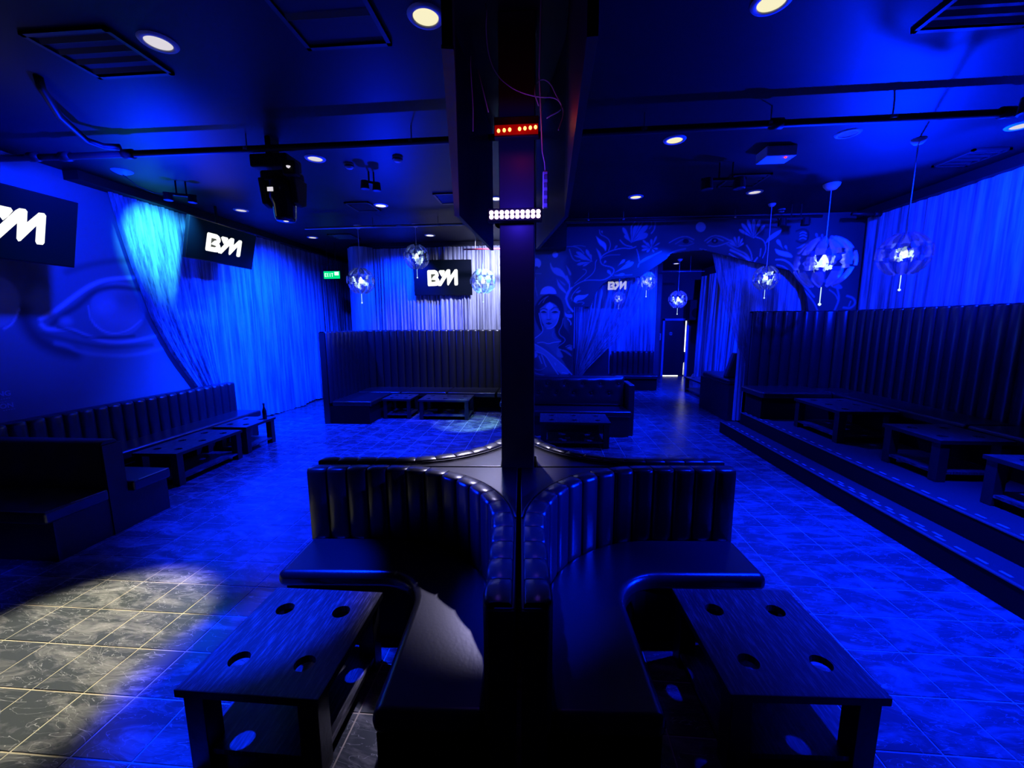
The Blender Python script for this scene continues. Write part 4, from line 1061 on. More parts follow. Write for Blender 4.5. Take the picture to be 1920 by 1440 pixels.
# ================================================================== BUTTONED SOFA
b = thing('buttoned_sofa', 'leather sofa with a deep-buttoned backrest in front of the painted woman', 'sofa', (.6, 7.3, 0))
nu, nv = 75, 27
bx = [(.06 + (k) * .32 - .32, .87) for k in range(6)] + [(.06 + .16 + k * .32 - .32, .70) for k in range(6)]
bx = [p for p in bx if -.2 < p[0] < 1.38]
P = []
for j in range(nv):
    row = []
    for i in range(nu):
        x = -.25 + 1.70 * i / (nu - 1); z = .46 + .53 * j / (nv - 1)
        e = min((x + .25), (1.45 - x), .99 - z, z - .44); y = 7.40 + .07 * math.exp(-(max(e, 0) / .03))
        for qx, qz in bx: y += .035 * math.exp(-((x - qx) ** 2 + (z - qz) ** 2) / .0022)
        row.append((x, y - .02, z))
    P.append(row)
br = obj('backrest', MB().grid(P, nu, nv).bb(-.25, 1.45, 7.45, 7.62, 0, .985), 'leather', b, smooth=False)
for p in br.data.polygons: p.use_smooth = len(p.vertices) == 4 and p.index < (nu - 1) * (nv - 1)
for qx, qz in bx:
    obj('button', MB().lathe([(0, -.012), (.012, -.008), (.016, 0), (.012, .006)], (0, 0, 0), 10).v and (lambda m: (setattr(m, 'v', [(x + qx, -z + 7.412 - .02, y + qz) for x, y, z in m.v]), m)[1])(MB().lathe([(.014, -.004), (.016, .002), (.011, .01), (0, .013)], (0, 0, 0), 10)), 'leather', br, smooth=True)
obj('seat_cushion', MB().bb(-.25, 1.5, 6.93, 7.42, .35, .455), 'leather', b, bevel=.03, seg=3)
obj('side_panel', MB().bb(1.455, 1.56, 7.05, 7.62, 0, .90), 'leather', b, bevel=.02)
obj('base', MB().bb(-.25, 1.46, 6.97, 7.45, 0, .35), 'leather_dark', b)

# ================================================================== RIGHT BOOTH on the platform
b = thing('ribbed_booth', 'very tall ribbed leather booth on the raised platform along the right wall', 'booth', (4.4, 5.5, .4))
pts = [(3.58, 7.42), (4.7, 7.42)] + [(4.7 + .35 * math.sin(math.radians(a)), 7.07 + .35 * math.cos(math.radians(a))) for a in range(10, 91, 10)] + [(5.05, -.6)]
pth = Path(pts, side=-1)
br = obj('backrest', slab(pth, -.02, -.12, .0, 2.12, 80), 'leather', b)
channels(br, pth, 56, .8, 2.145, bulge=.035, depth=.11, edge=.025)
obj('seat_cushion', MB().bb(3.46, 4.52, 6.66, 7.4, .75, .855), 'leather', b, bevel=.035, seg=3)
for y1, y0 in ((6.655, 4.62), (4.61, 2.4), (2.39, -.5)):
    obj('seat_cushion', MB().bb(4.5, 5.03, y0, y1, .75, .855), 'leather', b, bevel=.035, seg=3)
obj('seat_cushion', MB().bb(4.53, 5.03, 6.66, 7.2, .75, .855), 'leather', b, bevel=.03, seg=3)
obj('base', MB().bb(3.5, 5.03, 6.75, 7.26, .4, .75).bb(4.58, 5.03, -.5, 6.7, .4, .75), 'base', b)
obj('back_support', MB().bb(3.58, 5.1, 7.28, 7.56, .0, .75), 'leather_dark', b)

# corridor sofa with slanted back on its block
b = thing('corner_sofa', 'dark sofa with a slanted backrest just beyond the platform booth', 'sofa', (4.0, 8.9, 0))
obj('base', MB().bb(3.63, 4.5, 8.22, 9.7, 0, .74), 'leather_dark', b, bevel=.01)
obj('seat_cushion', MB().prism([(3.60, 8.2), (4.5, 8.2), (4.5, 9.75), (3.72, 9.75), (3.62, 9.55)], .74, .845), 'leather', b, bevel=.035, seg=3)
obj('backrest', MB().prism([(3.70, .84), (4.5, .84), (4.5, 1.33), (3.84, 1.345)], 8.55, 8.72, lambda a, z, y: (a, y, z)), 'leather', b, bevel=.03)

# bench at the back of the far room
b = thing('rear_bench', 'low channel-tufted bench against the rear curtain beyond the arch', 'sofa', (2.2, 12.5, 0))
pth = Path([(2.05, 12.55), (3.3, 12.55)], side=-1)
br = obj('backrest', MB().bb(2.05, 3.3, 12.56, 12.7, 0, 1.09), 'leather', b)
channels(br, pth, 8, .42, 1.12, bulge=.03, depth=.12)
obj('seat_cushion', MB().bb(2.05, 3.3, 11.98, 12.52, .35, .45), 'leather', b, bevel=.03, seg=3)
obj('base', MB().bb(2.08, 3.28, 12.05, 12.55, 0, .35), 'base', b)
b = thing('rear_sofa', 'plain dark sofa left of the rear bench, behind the swag', 'sofa', (1.4, 12.0, 0))
obj('backrest', MB().bb(.8, 1.95, 12.5, 12.7, 0, 1.2), 'leather_dark', b, bevel=.02)
obj('seat_cushion', MB().bb(.8, 1.95, 11.7, 12.5, .33, .45), 'leather', b, bevel=.03, seg=3)
obj('base', MB().bb(.85, 1.9, 11.8, 12.5, 0, .33), 'base', b)


# ================================================================== TELEVISIONS
B_OUT = [(160, 475), (190, 432), (500, 428), (600, 478), (675, 590), (690, 690), (655, 762), (725, 870), (755, 970), (735, 1060), (655, 1135), (560, 1150), (245, 1160), (215, 1100)]
HRT = [(672, 505), (722, 440), (918, 440), (960, 500), (900, 640), (830, 742), (760, 650)]
M_OUT = [(752, 930), (830, 780), (1000, 470), (1055, 410), (1150, 402), (1192, 445), (1215, 690), (1385, 415), (1480, 402), (1522, 450), (1578, 1080), (1555, 1130), (1450, 1140), (1415, 1080), (1385, 720), (1165, 1120), (1130, 1140), (1092, 1080), (1060, 740), (822, 1155), (700, 1155), (668, 1100), (700, 1010)]
HOLES = [[(338, 618), (505, 615), (540, 660), (470, 690), (400, 780), (372, 860), (355, 780)], [(372, 860), (400, 868), (545, 890), (572, 925), (520, 958), (382, 968)]]
def nrm(P, k=0): return [((x - 865 - .1 * (y - 780)) / 2616, -(y - 780) / 1608) for x, y in P]


def tv(label, cx, cy, cz, wdt, hgt, rz, tilt, hang):
    t = thing('television', label, 'television', (cx, cy, cz), rz, 'televisions showing the white monogram', local=True)
    # local: screen faces -Y, x to the right, z up; tilt leans the top forward
    ct, st = math.cos(tilt), math.sin(tilt)
    def fr(x, z, y): return (x, y * ct - z * st, z * ct + y * st)
    obj('housing', MB().prism([(-wdt / 2, -hgt / 2), (wdt / 2, -hgt / 2), (wdt / 2, hgt / 2), (-wdt / 2, hgt / 2)], 0, .05, fr), 'gloss_black', t, bevel=.006)
    k = .015
    sc = obj('screen', MB().prism([(-wdt / 2 + k, -hgt / 2 + k), (wdt / 2 - k, -hgt / 2 + k), (wdt / 2 - k, hgt / 2 - k), (-wdt / 2 + k, hgt / 2 - k)], -.003, .001, fr), 'screen', t)
    lg = MB()
    for P_ in (B_OUT, HRT, M_OUT): lg.prism([(x * wdt, z * hgt) for x, z in nrm(P_)], -.0055, -.0035, fr)
    obj('monogram', lg, 'logo', sc)
    hl = MB()
    for P_ in HOLES: hl.prism([(x * wdt, z * hgt) for x, z in nrm(P_)], -.0062, -.0056, fr)
    obj('monogram_counter', hl, 'logo_hole', sc)
    obj('mount', MB().bb(-.12, .12, .04, .12, -.12, .12).tube([(0, .09, .05), (0, .09, CEIL - cz)], .02, 8), 'black', t)
    return t


# left wall sets (screens face +X): rz=90deg turns -Y to +X
tv('television cut off by the left frame edge, over the giant eye', -5.235, 3.74, 2.945, 1.24, .715, PI / 2, -.24 * -1, .85)
tv('television hanging in front of the swept left curtain', -5.235, 6.535, 3.245, 1.40, .62, PI / 2 , .24, .55)
tv('television over the tall booth, in front of the lilac back curtain', -2.39, 9.66, 3.03, 1.38, .81, .03, .08, .7)
tv('small television behind the sheer swag in the far room', 2.06, 12.1, 3.02, 1.0, .52, 0, .05, .75)


# ================================================================== GLOBE PENDANTS
def petal_mesh(r, a0, a1, t0, t1, nu=5, nv=5, notch=0):
    P = []
    for j in range(nv):
        th = t0 + (t1 - t0) * j / (nv - 1); k = 1 - .35 * abs(2 * j / (nv - 1) - 1) ** 1.5
        if notch: k *= .82 + .18 * math.cos(j * PI)
        row = []
        for i in range(nu):
            a = (a0 + a1) / 2 + (a1 - a0) / 2 * k * (2 * i / (nu - 1) - 1)
            rr = r * (1 + .03 * math.cos(PI * (2 * i / (nu - 1) - 1)))
            row.append((rr * math.sin(th) * math.cos(a), rr * math.sin(th) * math.sin(a), rr * math.cos(th)))
        P.append(row)
    mb = MB().grid(P, nu, nv)
    P2 = [[(x * .965, y * .965, z * .965) for x, y, z in row] for row in P]
    mb.grid([r_[::-1] for r_ in P2], nu, nv)
    return mb


def make_pendant(R=.24):
    t = thing('globe_pendant', 'x', 'pendant lamp', (0, 0, 0), local=True)
    n = 9
    for k in range(n):
        a = 2 * PI * k / n; h = 2 * PI / n * .42
        obj('petal', petal_mesh(R, a - h, a + h, .28, 1.12), 'petal', t, smooth=True)
        obj('petal', petal_mesh(R * 1.02, a + .35 - h, a + .35 + h, 1.2, 1.75, notch=1), 'petal', t, smooth=True)
        obj('petal', petal_mesh(R, a - h, a + h, 1.84, 2.75), 'petal', t, smooth=True)
    rnd = random.Random(4)
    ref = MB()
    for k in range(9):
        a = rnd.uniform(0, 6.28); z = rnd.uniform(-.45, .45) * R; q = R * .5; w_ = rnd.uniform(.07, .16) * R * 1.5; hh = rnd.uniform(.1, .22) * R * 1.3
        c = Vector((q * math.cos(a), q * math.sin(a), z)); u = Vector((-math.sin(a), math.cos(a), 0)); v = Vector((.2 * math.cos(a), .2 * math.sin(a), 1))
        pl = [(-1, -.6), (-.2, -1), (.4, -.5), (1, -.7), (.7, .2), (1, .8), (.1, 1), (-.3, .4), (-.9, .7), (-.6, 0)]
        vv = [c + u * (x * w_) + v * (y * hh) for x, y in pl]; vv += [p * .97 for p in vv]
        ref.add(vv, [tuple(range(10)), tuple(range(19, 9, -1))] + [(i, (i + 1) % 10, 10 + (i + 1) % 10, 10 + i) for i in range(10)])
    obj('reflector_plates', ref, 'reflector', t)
    obj('bulb', MB().lathe([(0, -.045), (.03, -.035), (.04, 0), (.03, .035), (.012, .07), (0, .075)], (0, 0, 0), 12), 'bulb', t, smooth=True)
    obj('pull_cord', MB().tube([(0, 0, -R * .95), (0, 0, -R * 1.6)], .004, 6).lathe([(0, -.016), (.012, -.008), (.014, 0), (.01, .01), (0, .014)], (0, 0, -R * 1.62), 10), 'reflector', t)  # cord and bead are no lamps; their brightness is emission
    return t


first = make_pendant()
PEND = [
    ((-2.48, 8.0, 3.24), .24, 'globe pendant nearest the back television, overlapping its top left corner', .61),
    ((-3.625, 8.0, 2.80), .26, 'globe pendant in front of the draped corner column', 1.05),
    ((-1.04, 7.0, 2.66), .21, 'globe pendant close beside the pillar, right of the back television', 1.19),
    ((3.97, 6.33, 2.79), .36, 'largest globe pendant, hanging before the dark mural corner', 1.06),
    ((3.92, 4.94, 2.68), .235, 'globe pendant in front of the right wall curtain', 1.17),
    ((3.66, 7.25, 2.68), .20, 'globe pendant before the arch curtain with a cyan glow', 1.17),
    ((4.05, 13.0, 2.66), .27, 'globe pendant hanging above the far exit door', 1.19),
    ((2.62, 11.0, 3.02), .24, 'globe pendant half hidden behind the sheer swag', .83),
    ((2.0, 11.4, 2.62), .17, 'faint globe pendant seen through the sheer swag below the small television', 1.2),
]
roots = []
for i, (loc, R, lab, up) in enumerate(PEND):
    if i == 0: p = first; p.location = loc; p['label'] = lab; p.scale = (R / .24,) * 3; p.rotation_euler.z = .3; p['group'] = 'globe pendants'
    else: p = dup(first, loc, i * 1.1, lab, 'globe pendants', R / .24)
    roots.append(p)
for p in (roots[3], roots[4]):
    for ch in p.children:
        if ch.name.startswith('reflector'): ch.scale = (.62, .62, .62)
for p, (loc, R, lab, up) in zip(roots, PEND):
    s = R / .24
    L = CEIL - loc[2]
    obj('cord', MB().tube([(0, 0, R / s * .8), (0, 0, L / s)], .006 / s, 6), 'white', p)
    obj('canopy', MB().lathe([(.0, -.055), (.04, -.05), (.065, -.02), (.07, 0)], (0, 0, L / s), 16), 'white', p, smooth=True)

# ================================================================== DOWNLIGHTS
DL = [
    (-.752, 2.80, 'lens_on', 'bright cream recessed downlight left of the pillar housing, nearest the camera'),
    (-2.627, 2.876, 'lens_dim', 'dim pinkish recessed downlight beside the near left vent'),
    (1.347, 2.864, 'lens_on', 'cream recessed downlight cut by the top frame edge'),
    (1.35, 4.719, 'lens_on', 'bright small recessed downlight right of the pillar housing'),
    (-2.654, 4.842, 'lens_dim', 'recessed downlight just right of the moving-head light'),
    (-2.643, 6.729, 'lens_hot', 'glaring recessed downlight beside the slotted vent'),
    (-2.474, 8.985, 'lens_hot', 'glaring recessed downlight above the back television'),
    (1.372, 6.664, 'lens_on', 'small recessed downlight near the mural wall'),
    (-.751, 6.542, 'lens_hot', 'glaring recessed downlight seen inside the pillar housing'),
    (-5.065, 6.775, 'lens_dim', 'recessed downlight above the hanging left television'),
    (-5.086, 8.937, 'lens_on', 'recessed downlight near the exit sign'),
    (3.07, 4.728, 'lens_off', 'unlit recessed downlight above the platform steps'),
    (4.653, 4.701, 'lens_dim', 'recessed downlight at the right frame edge'),
    (3.071, 6.596, 'lens_dim', 'small recessed downlight beside the white ceiling box'),
    (4.216, 13.889, 'lens_hot', 'round downlight in the corridor above the far door'),
]
d0 = None
for x, y, lens, lab in DL:
    t = thing('downlight', lab, 'downlight', (x, y, CEIL), group='recessed ceiling downlights', local=True)
    ms = []
    tr_ = obj('trim_ring', MB().lathe([(.078, -.002), (.082, -.012), (.108, -.010), (.116, 0)], n=28), 'white', t, smooth=True)
    obj('lens', MB().lathe([(0, -.004), (.079, -.004), (.079, -.001)], n=28), lens, t)

# ================================================================== PIPES
def pipe(name, lab, pts, r, mt, couplings=(), hang=()):
    t = thing(name, lab, 'pipe', pts[0])
    obj('pipe_run', MB().tube(pts, r, 12), mt, t, smooth=True)
    for c in couplings:
        obj('coupling', MB().tube([(c[0] - .05, c[1], c[2]), (c[0] + .05, c[1], c[2])], r * 1.45, 12), mt, t, smooth=True)
    for c in hang:
        obj('hanger', MB().tube([(c[0], c[1], c[2] + r), (c[0], c[1], CEIL)], .006, 6).lathe([(r * 1.1, -.012), (r * 1.25, -.012), (r * 1.25, .012), (r * 1.1, .012)], c, 12), 'steel', t)
    return t


pipe('sprinkler_pipe', 'dark sprinkler main running across the room over the moving-head light', [(XL + .02, 4.16, 3.70), (-5.0, 4.18, 3.70), (-2.0, 4.18, 3.7), (1.0, 4.12, 3.7), (5.5, 4.05, 3.7)], .032, 'pipe',
     [(-5.34, 4.16, 3.7), (-4.29, 4.18, 3.70), (-5.0, 4.18, 3.7), (2.05, 4.10, 3.7), (3.9, 4.07, 3.7)], [(-3.0, 4.18, 3.7), (-1.3, 4.17, 3.7), (.9, 4.12, 3.7), (2.0, 4.1, 3.7), (3.0, 4.08, 3.7)])
pipe('branch_pipe', 'dark elbowed branch pipe rising from the sprinkler main at left', [(-4.30, 4.11, 3.74), (-4.42, 4.06, 3.73), (-4.47, 3.94, 3.74), (-4.2, 3.5, 3.75), (-3.95, 3.2, 3.80), (-3.9, 3.15, 3.85)], .028, 'pipe')
pipe('conduit', 'pale metal pipe crossing above the globe pendants at the back left', [(-4.4, 7.5, 3.70), (-.9, 7.45, 3.70)], .022, 'pipe_light', hang=[(-3.1, 7.47, 3.7), (-1.9, 7.46, 3.7), (-1.45, 7.46, 3.7)])
pipe('conduit', 'dark pipe running along the top of the mural', [(.35, 7.5, 3.72), (4.6, 7.5, 3.70)], .025, 'pipe', hang=[(.75, 7.5, 3.72), (1.35, 7.5, 3.72), (3.2, 7.5, 3.71)])
pipe('red_pipe', 'thin red pipe beside the back television', [(-1.70, 8.76, 3.5), (-.55, 8.73, 3.5)], .016, 'pipe_red', hang=[(-1.45, 8.76, 3.5)])
pipe('curtain_rod', 'short dark rod across the corner of the right curtain', [(5.0, 7.40, 3.70), (5.45, 7.42, 3.69)], .03, 'pipe', couplings=[(5.4, 7.42, 3.69)])
pipe('corridor_pipe', 'thin bright pipe under the corridor ceiling', [(3.4, 12.5, 3.44), (4.6, 12.5, 3.43)], .012, 'steel', hang=[(4.2, 12.5, 3.44)])

# ================================================================== VENTS
def vent(lab, x, y, sx, sy, n=5):
    t = thing('ceiling_vent', lab, 'vent', (x, y, CEIL), local=True, group='dark ceiling vents')
    obj('vent_frame', MB().bb(-sx / 2, sx / 2, -sy / 2, -sy / 2 + .03, -.02, 0).bb(-sx / 2, sx / 2, sy / 2 - .03, sy / 2, -.02, 0).bb(-sx / 2, -sx / 2 + .03, -sy / 2, sy / 2, -.02, 0).bb(sx / 2 - .03, sx / 2, -sy / 2, sy / 2, -.02, 0), 'vent', t)
    obj('backing', MB().bb(-sx / 2 + .03, sx / 2 - .03, -sy / 2 + .03, sy / 2 - .03, -.004, -.001), 'black', t)
    for k in range(n):
        y0 = -sy / 2 + .03 + (sy - .06) * (k + .5) / n
        obj('slat', MB().prism([(y0 - .02, -.004), (y0 - .016, -.002), (y0 + .02, -.018), (y0 + .016, -.02)], -sx / 2 + .03, sx / 2 - .03, lambda a, b_, c: (c, a, b_)), 'vent', t)


vent('large dark vent beside the dim near left downlight', -3.13, 2.95, .62, .5, 4)
vent('plain dark square access panel left of the pillar housing', -1.35, 2.72, .6, .6, 1)
vent('dark vent cut by the top right frame edge', 2.75, 2.95, .7, .5, 5)
vent('small dark vent by the right curtain heading', 4.95, 5.5, .4, .5, 4)
vent('slotted vent beside the black twin spotlight bar', 2.66, 6.05, .5, .5, 4)
vent('dark vent left of the pillar housing, toward the back', -1.45, 6.45, .4, .5, 4)
vent('slotted vent touching the glaring downlight at the back left', -2.95, 6.75, .4, .5, 4)
vent('pale-lit vent near the exit sign', -4.35, 8.9, .5, .5, 5)

# ================================================================== LIGHTING FIXTURES
b = thing('moving_head_light', 'black moving-head stage light hanging under the pipe at the left', 'stage light', (-2.75, 4.35, 3.85))
obj('base_housing', MB().bb(-3.02, -2.62, 4.22, 4.5, 3.55, 3.68), 'black', b, bevel=.02)
obj('clamp', MB().bb(-2.86, -2.80, 4.26, 4.40, 3.68, CEIL), 'black', b)
obj('side_lamp', MB().bb(-2.64, -2.50, 4.16, 4.26, 3.44, 3.58), 'black', b, bevel=.02)
obj('indicator', MB().lathe([(0, -.022), (.018, -.012), (.022, 0), (0, .004)], (-2.565, 4.16, 3.52), 10), 'lens_dim', b, smooth=True)
yk = obj('yoke', MB().bb(-2.94, -2.56, 4.24, 4.44, 3.42, 3.53), 'black', b, bevel=.03)
obj('yoke_arm', MB().prism([(4.22, 3.45), (4.46, 3.45), (4.42, 3.2), (4.34, 3.17), (4.26, 3.2)], -2.95, -2.89, lambda a, z, x: (x, a, z)), 'black', b, bevel=.015)
obj('yoke_arm', MB().prism([(4.22, 3.45), (4.46, 3.45), (4.42, 3.2), (4.34, 3.17), (4.26, 3.2)], -2.61, -2.55, lambda a, z, x: (x, a, z)), 'black', b, bevel=.015)
hd = obj('lamp_head', MB().lathe([(0, .16), (.10, .16), (.145, .10), (.145, -.06), (.115, -.12), (.105, -.24), (.09, -.27), (0, -.27)], (-2.75, 4.34, 3.31), 24), 'gloss_black', b, smooth=True)
obj('lens', MB().lathe([(0, -.275), (.022, -.274), (.028, -.268)], (-2.75, 4.34, 3.31), 20), 'lens_dim', hd)
obj('display', MB().bb(-2.83, -2.77, 4.19, 4.196, 3.30, 3.34), 'lens_dim', hd)


def bar_light(lab, x, y, z, ln, rz=0, big=1.0):
    t = thing('twin_spot_bar', lab, 'spotlight', (x, y, z), rz, 'black spotlight bars under the ceiling', local=True)
    obj('bar', MB().bb(-ln / 2, ln / 2, -.015, .015, -.015, .015), 'black', t)
    for s in (-1, 1):
        cn = obj('spot_can', MB().tube([(s * ln * .36, 0, 0), (s * ln * .36, -.03, -.03 * big)], .02, 8).lathe([(0, .05 * big), (.045 * big, .045 * big), (.055 * big, -.05 * big), (.045 * big, -.055 * big), (0, -.05 * big)], (s * ln * .36, 0, -.035 * big), 14), 'black', t, smooth=False)
    obj('hanger', MB().tube([(-ln * .1, 0, 0), (-ln * .1, 0, CEIL - z)], .01, 6).tube([(ln * .2, 0, 0), (ln * .2, 0, CEIL - z)], .01, 6), 'black', t)
    return t


bar_light('black twin spotlight bar over the swept left curtain', -4.88, 5.4, 3.68, .36, .5)
bar_light('black twin spotlight bar beside the white ceiling box', 2.14, 5.4, 3.66, .52, 0, 1.3)
bar_light('black spotlight bar above the mural flowers', 4.05, 7.3, 3.62, .5, 0, 1.2)
bar_light('black spotlight bar over the tall booth', -2.2, 5.3, 3.72, .2, .6)
bar_light('black spotlight bar on the main pipe at the right frame edge', 3.95, 3.86, 3.70, .3, .2, 1.3)
# cable loop from ceiling rose to the left bar
b = thing('ceiling_rose', 'pale ceiling rose with a thin cable to the left spotlight bar', 'ceiling rose', (-5.25, 5.0, CEIL))
obj('rose', MB().lathe([(0, -.04), (.05, -.035), (.1, -.01), (.11, 0)], (-5.25, 5.0, CEIL), 18), 'grey', b, smooth=True)
obj('cable', MB().tube([(-5.25, 5.0, 3.81), (-5.22, 5.15, 3.72), (-5.15, 5.3, 3.68), (-5.0, 5.36, 3.68)], .005, 6), 'black', b)
b = thing('ceiling_box', 'small pale ceiling box with a red indicator light', 'ceiling box', (2.55, 5.07, CEIL))
obj('box_body', MB().bb(2.40, 2.72, 4.95, 5.2, 3.74, CEIL), 'white', b, bevel=.012)
obj('indicator', MB().lathe([(0, -.012), (.01, -.008), (.012, 0)], (2.62, 4.99, 3.738), 10), 'led_red', b)
for x, y, lab in ((-2.35, 5.05, 'small round smoke detector beside the moving-head light'), (-1.7, 4.9, 'small dark ceiling camera dome left of the pillar housing'), (4.0, 7.6, 'pale round sensor above the mural')):
    t = thing('smoke_detector', lab, 'detector', (x, y, CEIL), local=True)
    obj('body', MB().lathe([(0, -.05), (.035, -.048), (.055, -.02), (.06, 0)], n=18), 'grey', t, smooth=True)
    obj('vent_ring', MB().lathe([(.04, -.035), (.058, -.03), (.06, -.02)], n=18), 'black', t)

# exit sign
b = thing('exit_sign', 'green illuminated exit sign hanging by the left curtain', 'exit sign', (-5.0, 9.5, 3.11))
obj('sign_box', MB().bb(-5.2, -4.8, 9.5, 9.53, 3.02, 3.2), 'black', b)
fc = obj('sign_face', MB().bb(-5.195, -4.805, 9.494, 9.5, 3.025, 3.195), 'exit', b)
obj('running_figure', MB().bb(-4.93, -4.83, 9.49, 9.494, 3.1, 3.18), 'exit_w', fc)
LET = {'E': [(0, 0, .2, 1), (0, 0, .8, .18), (0, .41, .7, .59), (0, .82, .8, 1)], 'I': [(.3, 0, .55, 1)], 'T': [(.3, 0, .5, 1), (0, .82, .8, 1)]}
lx = MB()
for i, ch in enumerate('EXIT'):
    x0, s = -5.17 + i * .055, .048
    if ch == 'X':
        for sg in (1, -1):
            lx.add([(x0 + (0 if sg > 0 else .8) * s, 9.49, 3.07), (x0 + (.2 if sg > 0 else .6) * s, 9.49, 3.07), (x0 + (.8 if sg > 0 else 0) * s, 9.49, 3.15), (x0 + (.6 if sg > 0 else .2) * s, 9.49, 3.15)], [(0, 1, 2, 3)])
    else:
        for a, b0, c, d in LET[ch]: lx.bb(x0 + a * s, x0 + c * s, 9.49, 9.494, 3.07 + b0 * .08, 3.07 + d * .08)
obj('lettering', lx, 'exit_w', fc)
obj('hanger', MB().tube([(-5.1, 9.515, 3.2), (-5.1, 9.515, CEIL)], .006, 6).tube([(-4.9, 9.515, 3.2), (-4.9, 9.515, CEIL)], .006, 6), 'black', b)

# far speaker, wall notice, mop
b = thing('loudspeaker', 'black loudspeaker mounted high right of the far door', 'loudspeaker', (5.27, 15.0, 2.05))
obj('cabinet', MB().bb(5.03, 5.5, 14.8, 15.2, 2.05, 2.75), 'black', b, bevel=.02)
obj('speaker_cone', MB().prism(arc(5.27, 2.3, .17, 0, 345, 23), 14.785, 14.8, lambda a, b_, c: (a, c, b_)), 'gloss_black', b)
obj('tweeter', MB().prism(arc(5.4, 2.62, .05, 0, 340, 17), 14.785, 14.8, lambda a, b_, c: (a, c, b_)), 'grey', b)
obj('bracket', MB().bb(5.22, 5.32, 15.2, 15.56, 2.3, 2.4), 'black', b)
b = thing('wall_notice', 'small pale notice on the wall left of the far door', 'notice', (4.17, 15.54, 1.45))
obj('sheet', MB().bb(4.05, 4.3, 15.53, 15.545, 1.33, 1.58), 'text', b)
obj('print_lines', MB().bb(4.08, 4.27, 15.526, 15.53, 1.50, 1.53).bb(4.08, 4.27, 15.526, 15.53, 1.43, 1.45).bb(4.08, 4.27, 15.526, 15.53, 1.37, 1.39), 'black', b)
b = thing('mop', 'thin mop leaning beside the far door', 'mop', (5.36, 15.0, 0))
obj('handle', MB().tube([(5.36, 15.0, .1), (5.5, 15.2, 1.15)], .012, 8), 'grey', b)
obj('mop_head', MB().lathe([(0, .16), (.04, .14), (.09, .03), (.1, 0), (0, 0)], (5.36, 15.0, 0), 12), 'text', b, smooth=True)

# ================================================================== PILLAR HOUSING
b = thing('pillar_housing', 'boat-shaped black board housing hung round the pillar top, with a bare plywood edge', 'light housing', (-.2, 2.8, CEIL))


def board(pts, z0, z1, th=.03, mt='board', name='board'):
    pth = Path(pts); return obj(name, slab(pth, 0, th, z0, z1, 24), mt, b)


BL = [(-.285, 1.22), (-.30, 1.30), (-.45, 2.05), (-.63, 2.95)]
BR = [(.138, 1.22), (.14, 1.30), (.156, 2.43), (.166, 3.05)]
board(BL, 2.7, CEIL, -.03); o = board(BR, 2.7, CEIL, .03)
board([(-.63, 2.95), (-.56, 4.35)], 2.7, CEIL, -.03); board([(.166, 3.05), (-.06, 4.34)], 2.7, CEIL, .03)
obj('plywood_edge', slab(Path(BL), .002, -.032, 2.692, 2.702, 24), 'rawwood', b)
obj('cross_brace', MB().bb(-.4, .14, 1.6, 1.65, 3.55, 3.6), 'black', b)

lb = thing('led_bar', 'lower bar of twin-row violet lamps on the pillar front', 'led bar', (-.19, 2.74, 2.64))
obj('bar_housing', MB().bb(-.37, -.02, 2.735, 2.80, 2.60, 2.68), 'black', lb, bevel=.006)
lm = MB().lathe([(0, -.012), (.010, -.009), (.0145, 0)], n=12); lm.v = [(x, z, y) for x, y, z in lm.v]
ORG[lb.name] = (0, 0, 0)
l0 = None
for r_ in (0, 1):
    for k in range(10):
        if l0 is None: l0 = obj('lamp_dot', lm, 'led', lb); q = l0
        else: q = l0.copy(); C.objects.link(q)
        q.location = (-.345 + k * .0335 + .19, 2.735 - 2.74, 2.6275 + r_ * .026 - 2.64)
lb = thing('led_bar', 'upper bar of red glowing lamps high on the pillar front', 'led bar', (-.17, 2.62, 3.1))
obj('bar_housing', MB().bb(-.31, -.04, 2.625, 2.68, 3.055, 3.17), 'black', lb, bevel=.006)
obj('red_lens', MB().bb(-.305, -.045, 2.617, 2.625, 3.065, 3.12), mat('red_lens', (.3, .0, .0), .3, emit=(1, .0, .0), estr=.12), lb)
ORG[lb.name] = (0, 0, 0)
l0 = None
for k, x in enumerate((-.281, -.247, -.214, -.155, -.123, -.091, -.06)):
    if l0 is None: lm.v = [(x * .68, y, z * .8) for x, y, z in lm.v]; l0 = obj('lamp_dot', lm, 'led_core', lb); q = l0
    else: q = l0.copy(); C.objects.link(q)
    q.location = (x + .17, -.004, -.012 + .002 * k)
lamp('red_bar_glow', 'POINT', (-.17, 2.5, 3.08), None, .25, (1, .02, .01), .03)
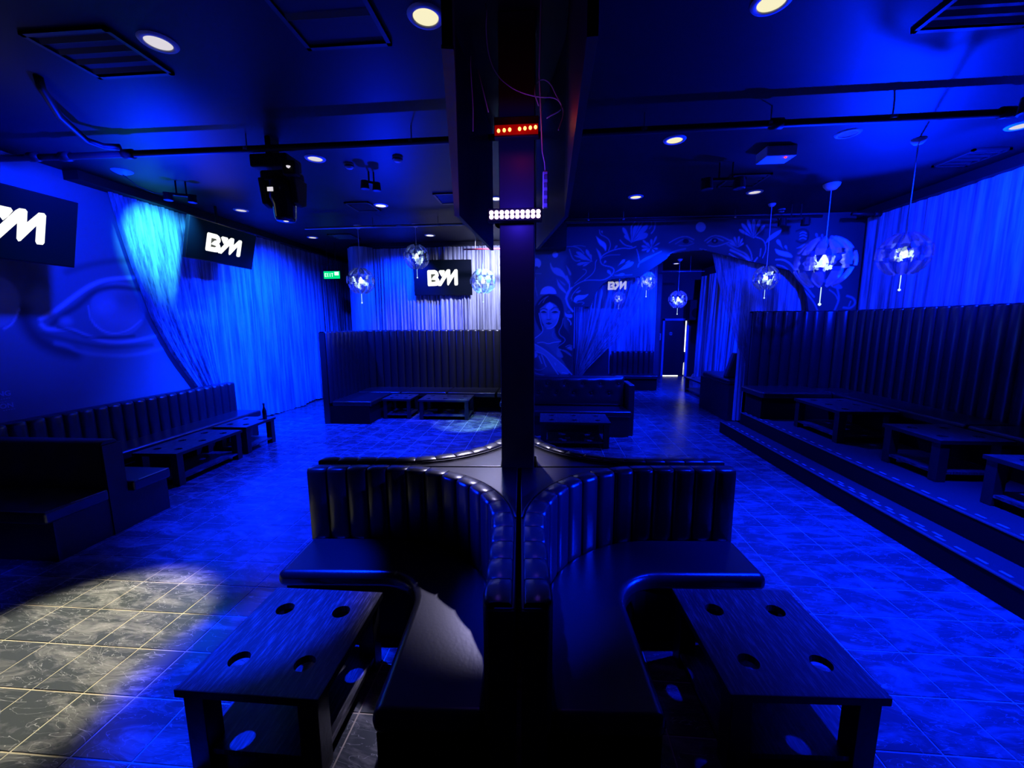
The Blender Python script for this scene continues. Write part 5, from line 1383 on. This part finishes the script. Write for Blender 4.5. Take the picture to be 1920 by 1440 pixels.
lamp('violet_bar_glow', 'POINT', (-.19, 2.5, 2.66), None, 5, (.05, .02, 1.0), .03)

CB = [[(-0.347, 3.753), (-0.337, 3.707), (-0.348, 3.625), (-0.34, 3.512), (-0.304, 3.416), (-0.242, 3.337), (-0.158, 3.275), (-0.042, 3.246), (0.062, 3.256), (0.099, 3.207), (0.105, 3.149), (0.074, 3.062)],
      [(-0.042, 3.193), (-0.068, 3.252), (-0.053, 3.319), (-0.012, 3.345), (0.03, 3.315), (0.062, 3.237), (0.105, 3.158), (0.006, 3.123)],
      [(-0.399, 3.421), (-0.369, 3.304), (-0.339, 3.186)], [(-0.44, 3.489), (-0.437, 3.375), (-0.429, 3.229), (-0.437, 3.092)]]
CL = ['long pale cable sagging across the inside of the pillar housing', 'pale cable looping right of the red lamp bar', 'short cable slanting left of the red lamp bar', 'thin cable hanging straight inside the left housing board']
for P_, lab in zip(CB, CL):
    P_ = smooth_line(P_, 2)
    tag(obj('cable', MB().tube([(x, 2.6 - .02 * math.sin(i * .3) - (.03 if 'looping' in lab else 0), z) for i, (x, z) in enumerate(P_)], .0035, 6), 'wire', smooth=True), lab, 'cable', 'loose cables in the pillar housing')
b = thing('spotlight', 'small black spotlight hung inside the far tip of the pillar housing', 'spotlight', (-.45, 4.27, CEIL))
obj('stem', MB().tube([(-.45, 4.3, CEIL), (-.45, 4.3, 3.05)], .012, 8), 'black', b)
obj('lamp_can', MB().tube([(-.45, 4.36, 3.06), (-.452, 4.29, 2.94)], .055, 16, cap=False), 'black', b)
b = thing('power_strip', 'pinkish power strip hanging right of the pillar top', 'power strip', (0, 2.62, 2.64))
obj('strip_body', MB().bb(-.016, .018, 2.60, 2.635, 2.64, 2.85), 'white', b, bevel=.008)
obj('lead', MB().tube([(0, 2.617, 2.85), (-.004, 2.617, 2.9), (-.018, 2.617, 2.96), (-.04, 2.64, 3.4), (-.03, 2.64, CEIL)], .005, 6), 'white', b)
for k in range(4): obj('socket', MB().bb(-.009, .011, 2.597, 2.60, 2.665 + k * .045, 2.69 + k * .045), 'grey', b)
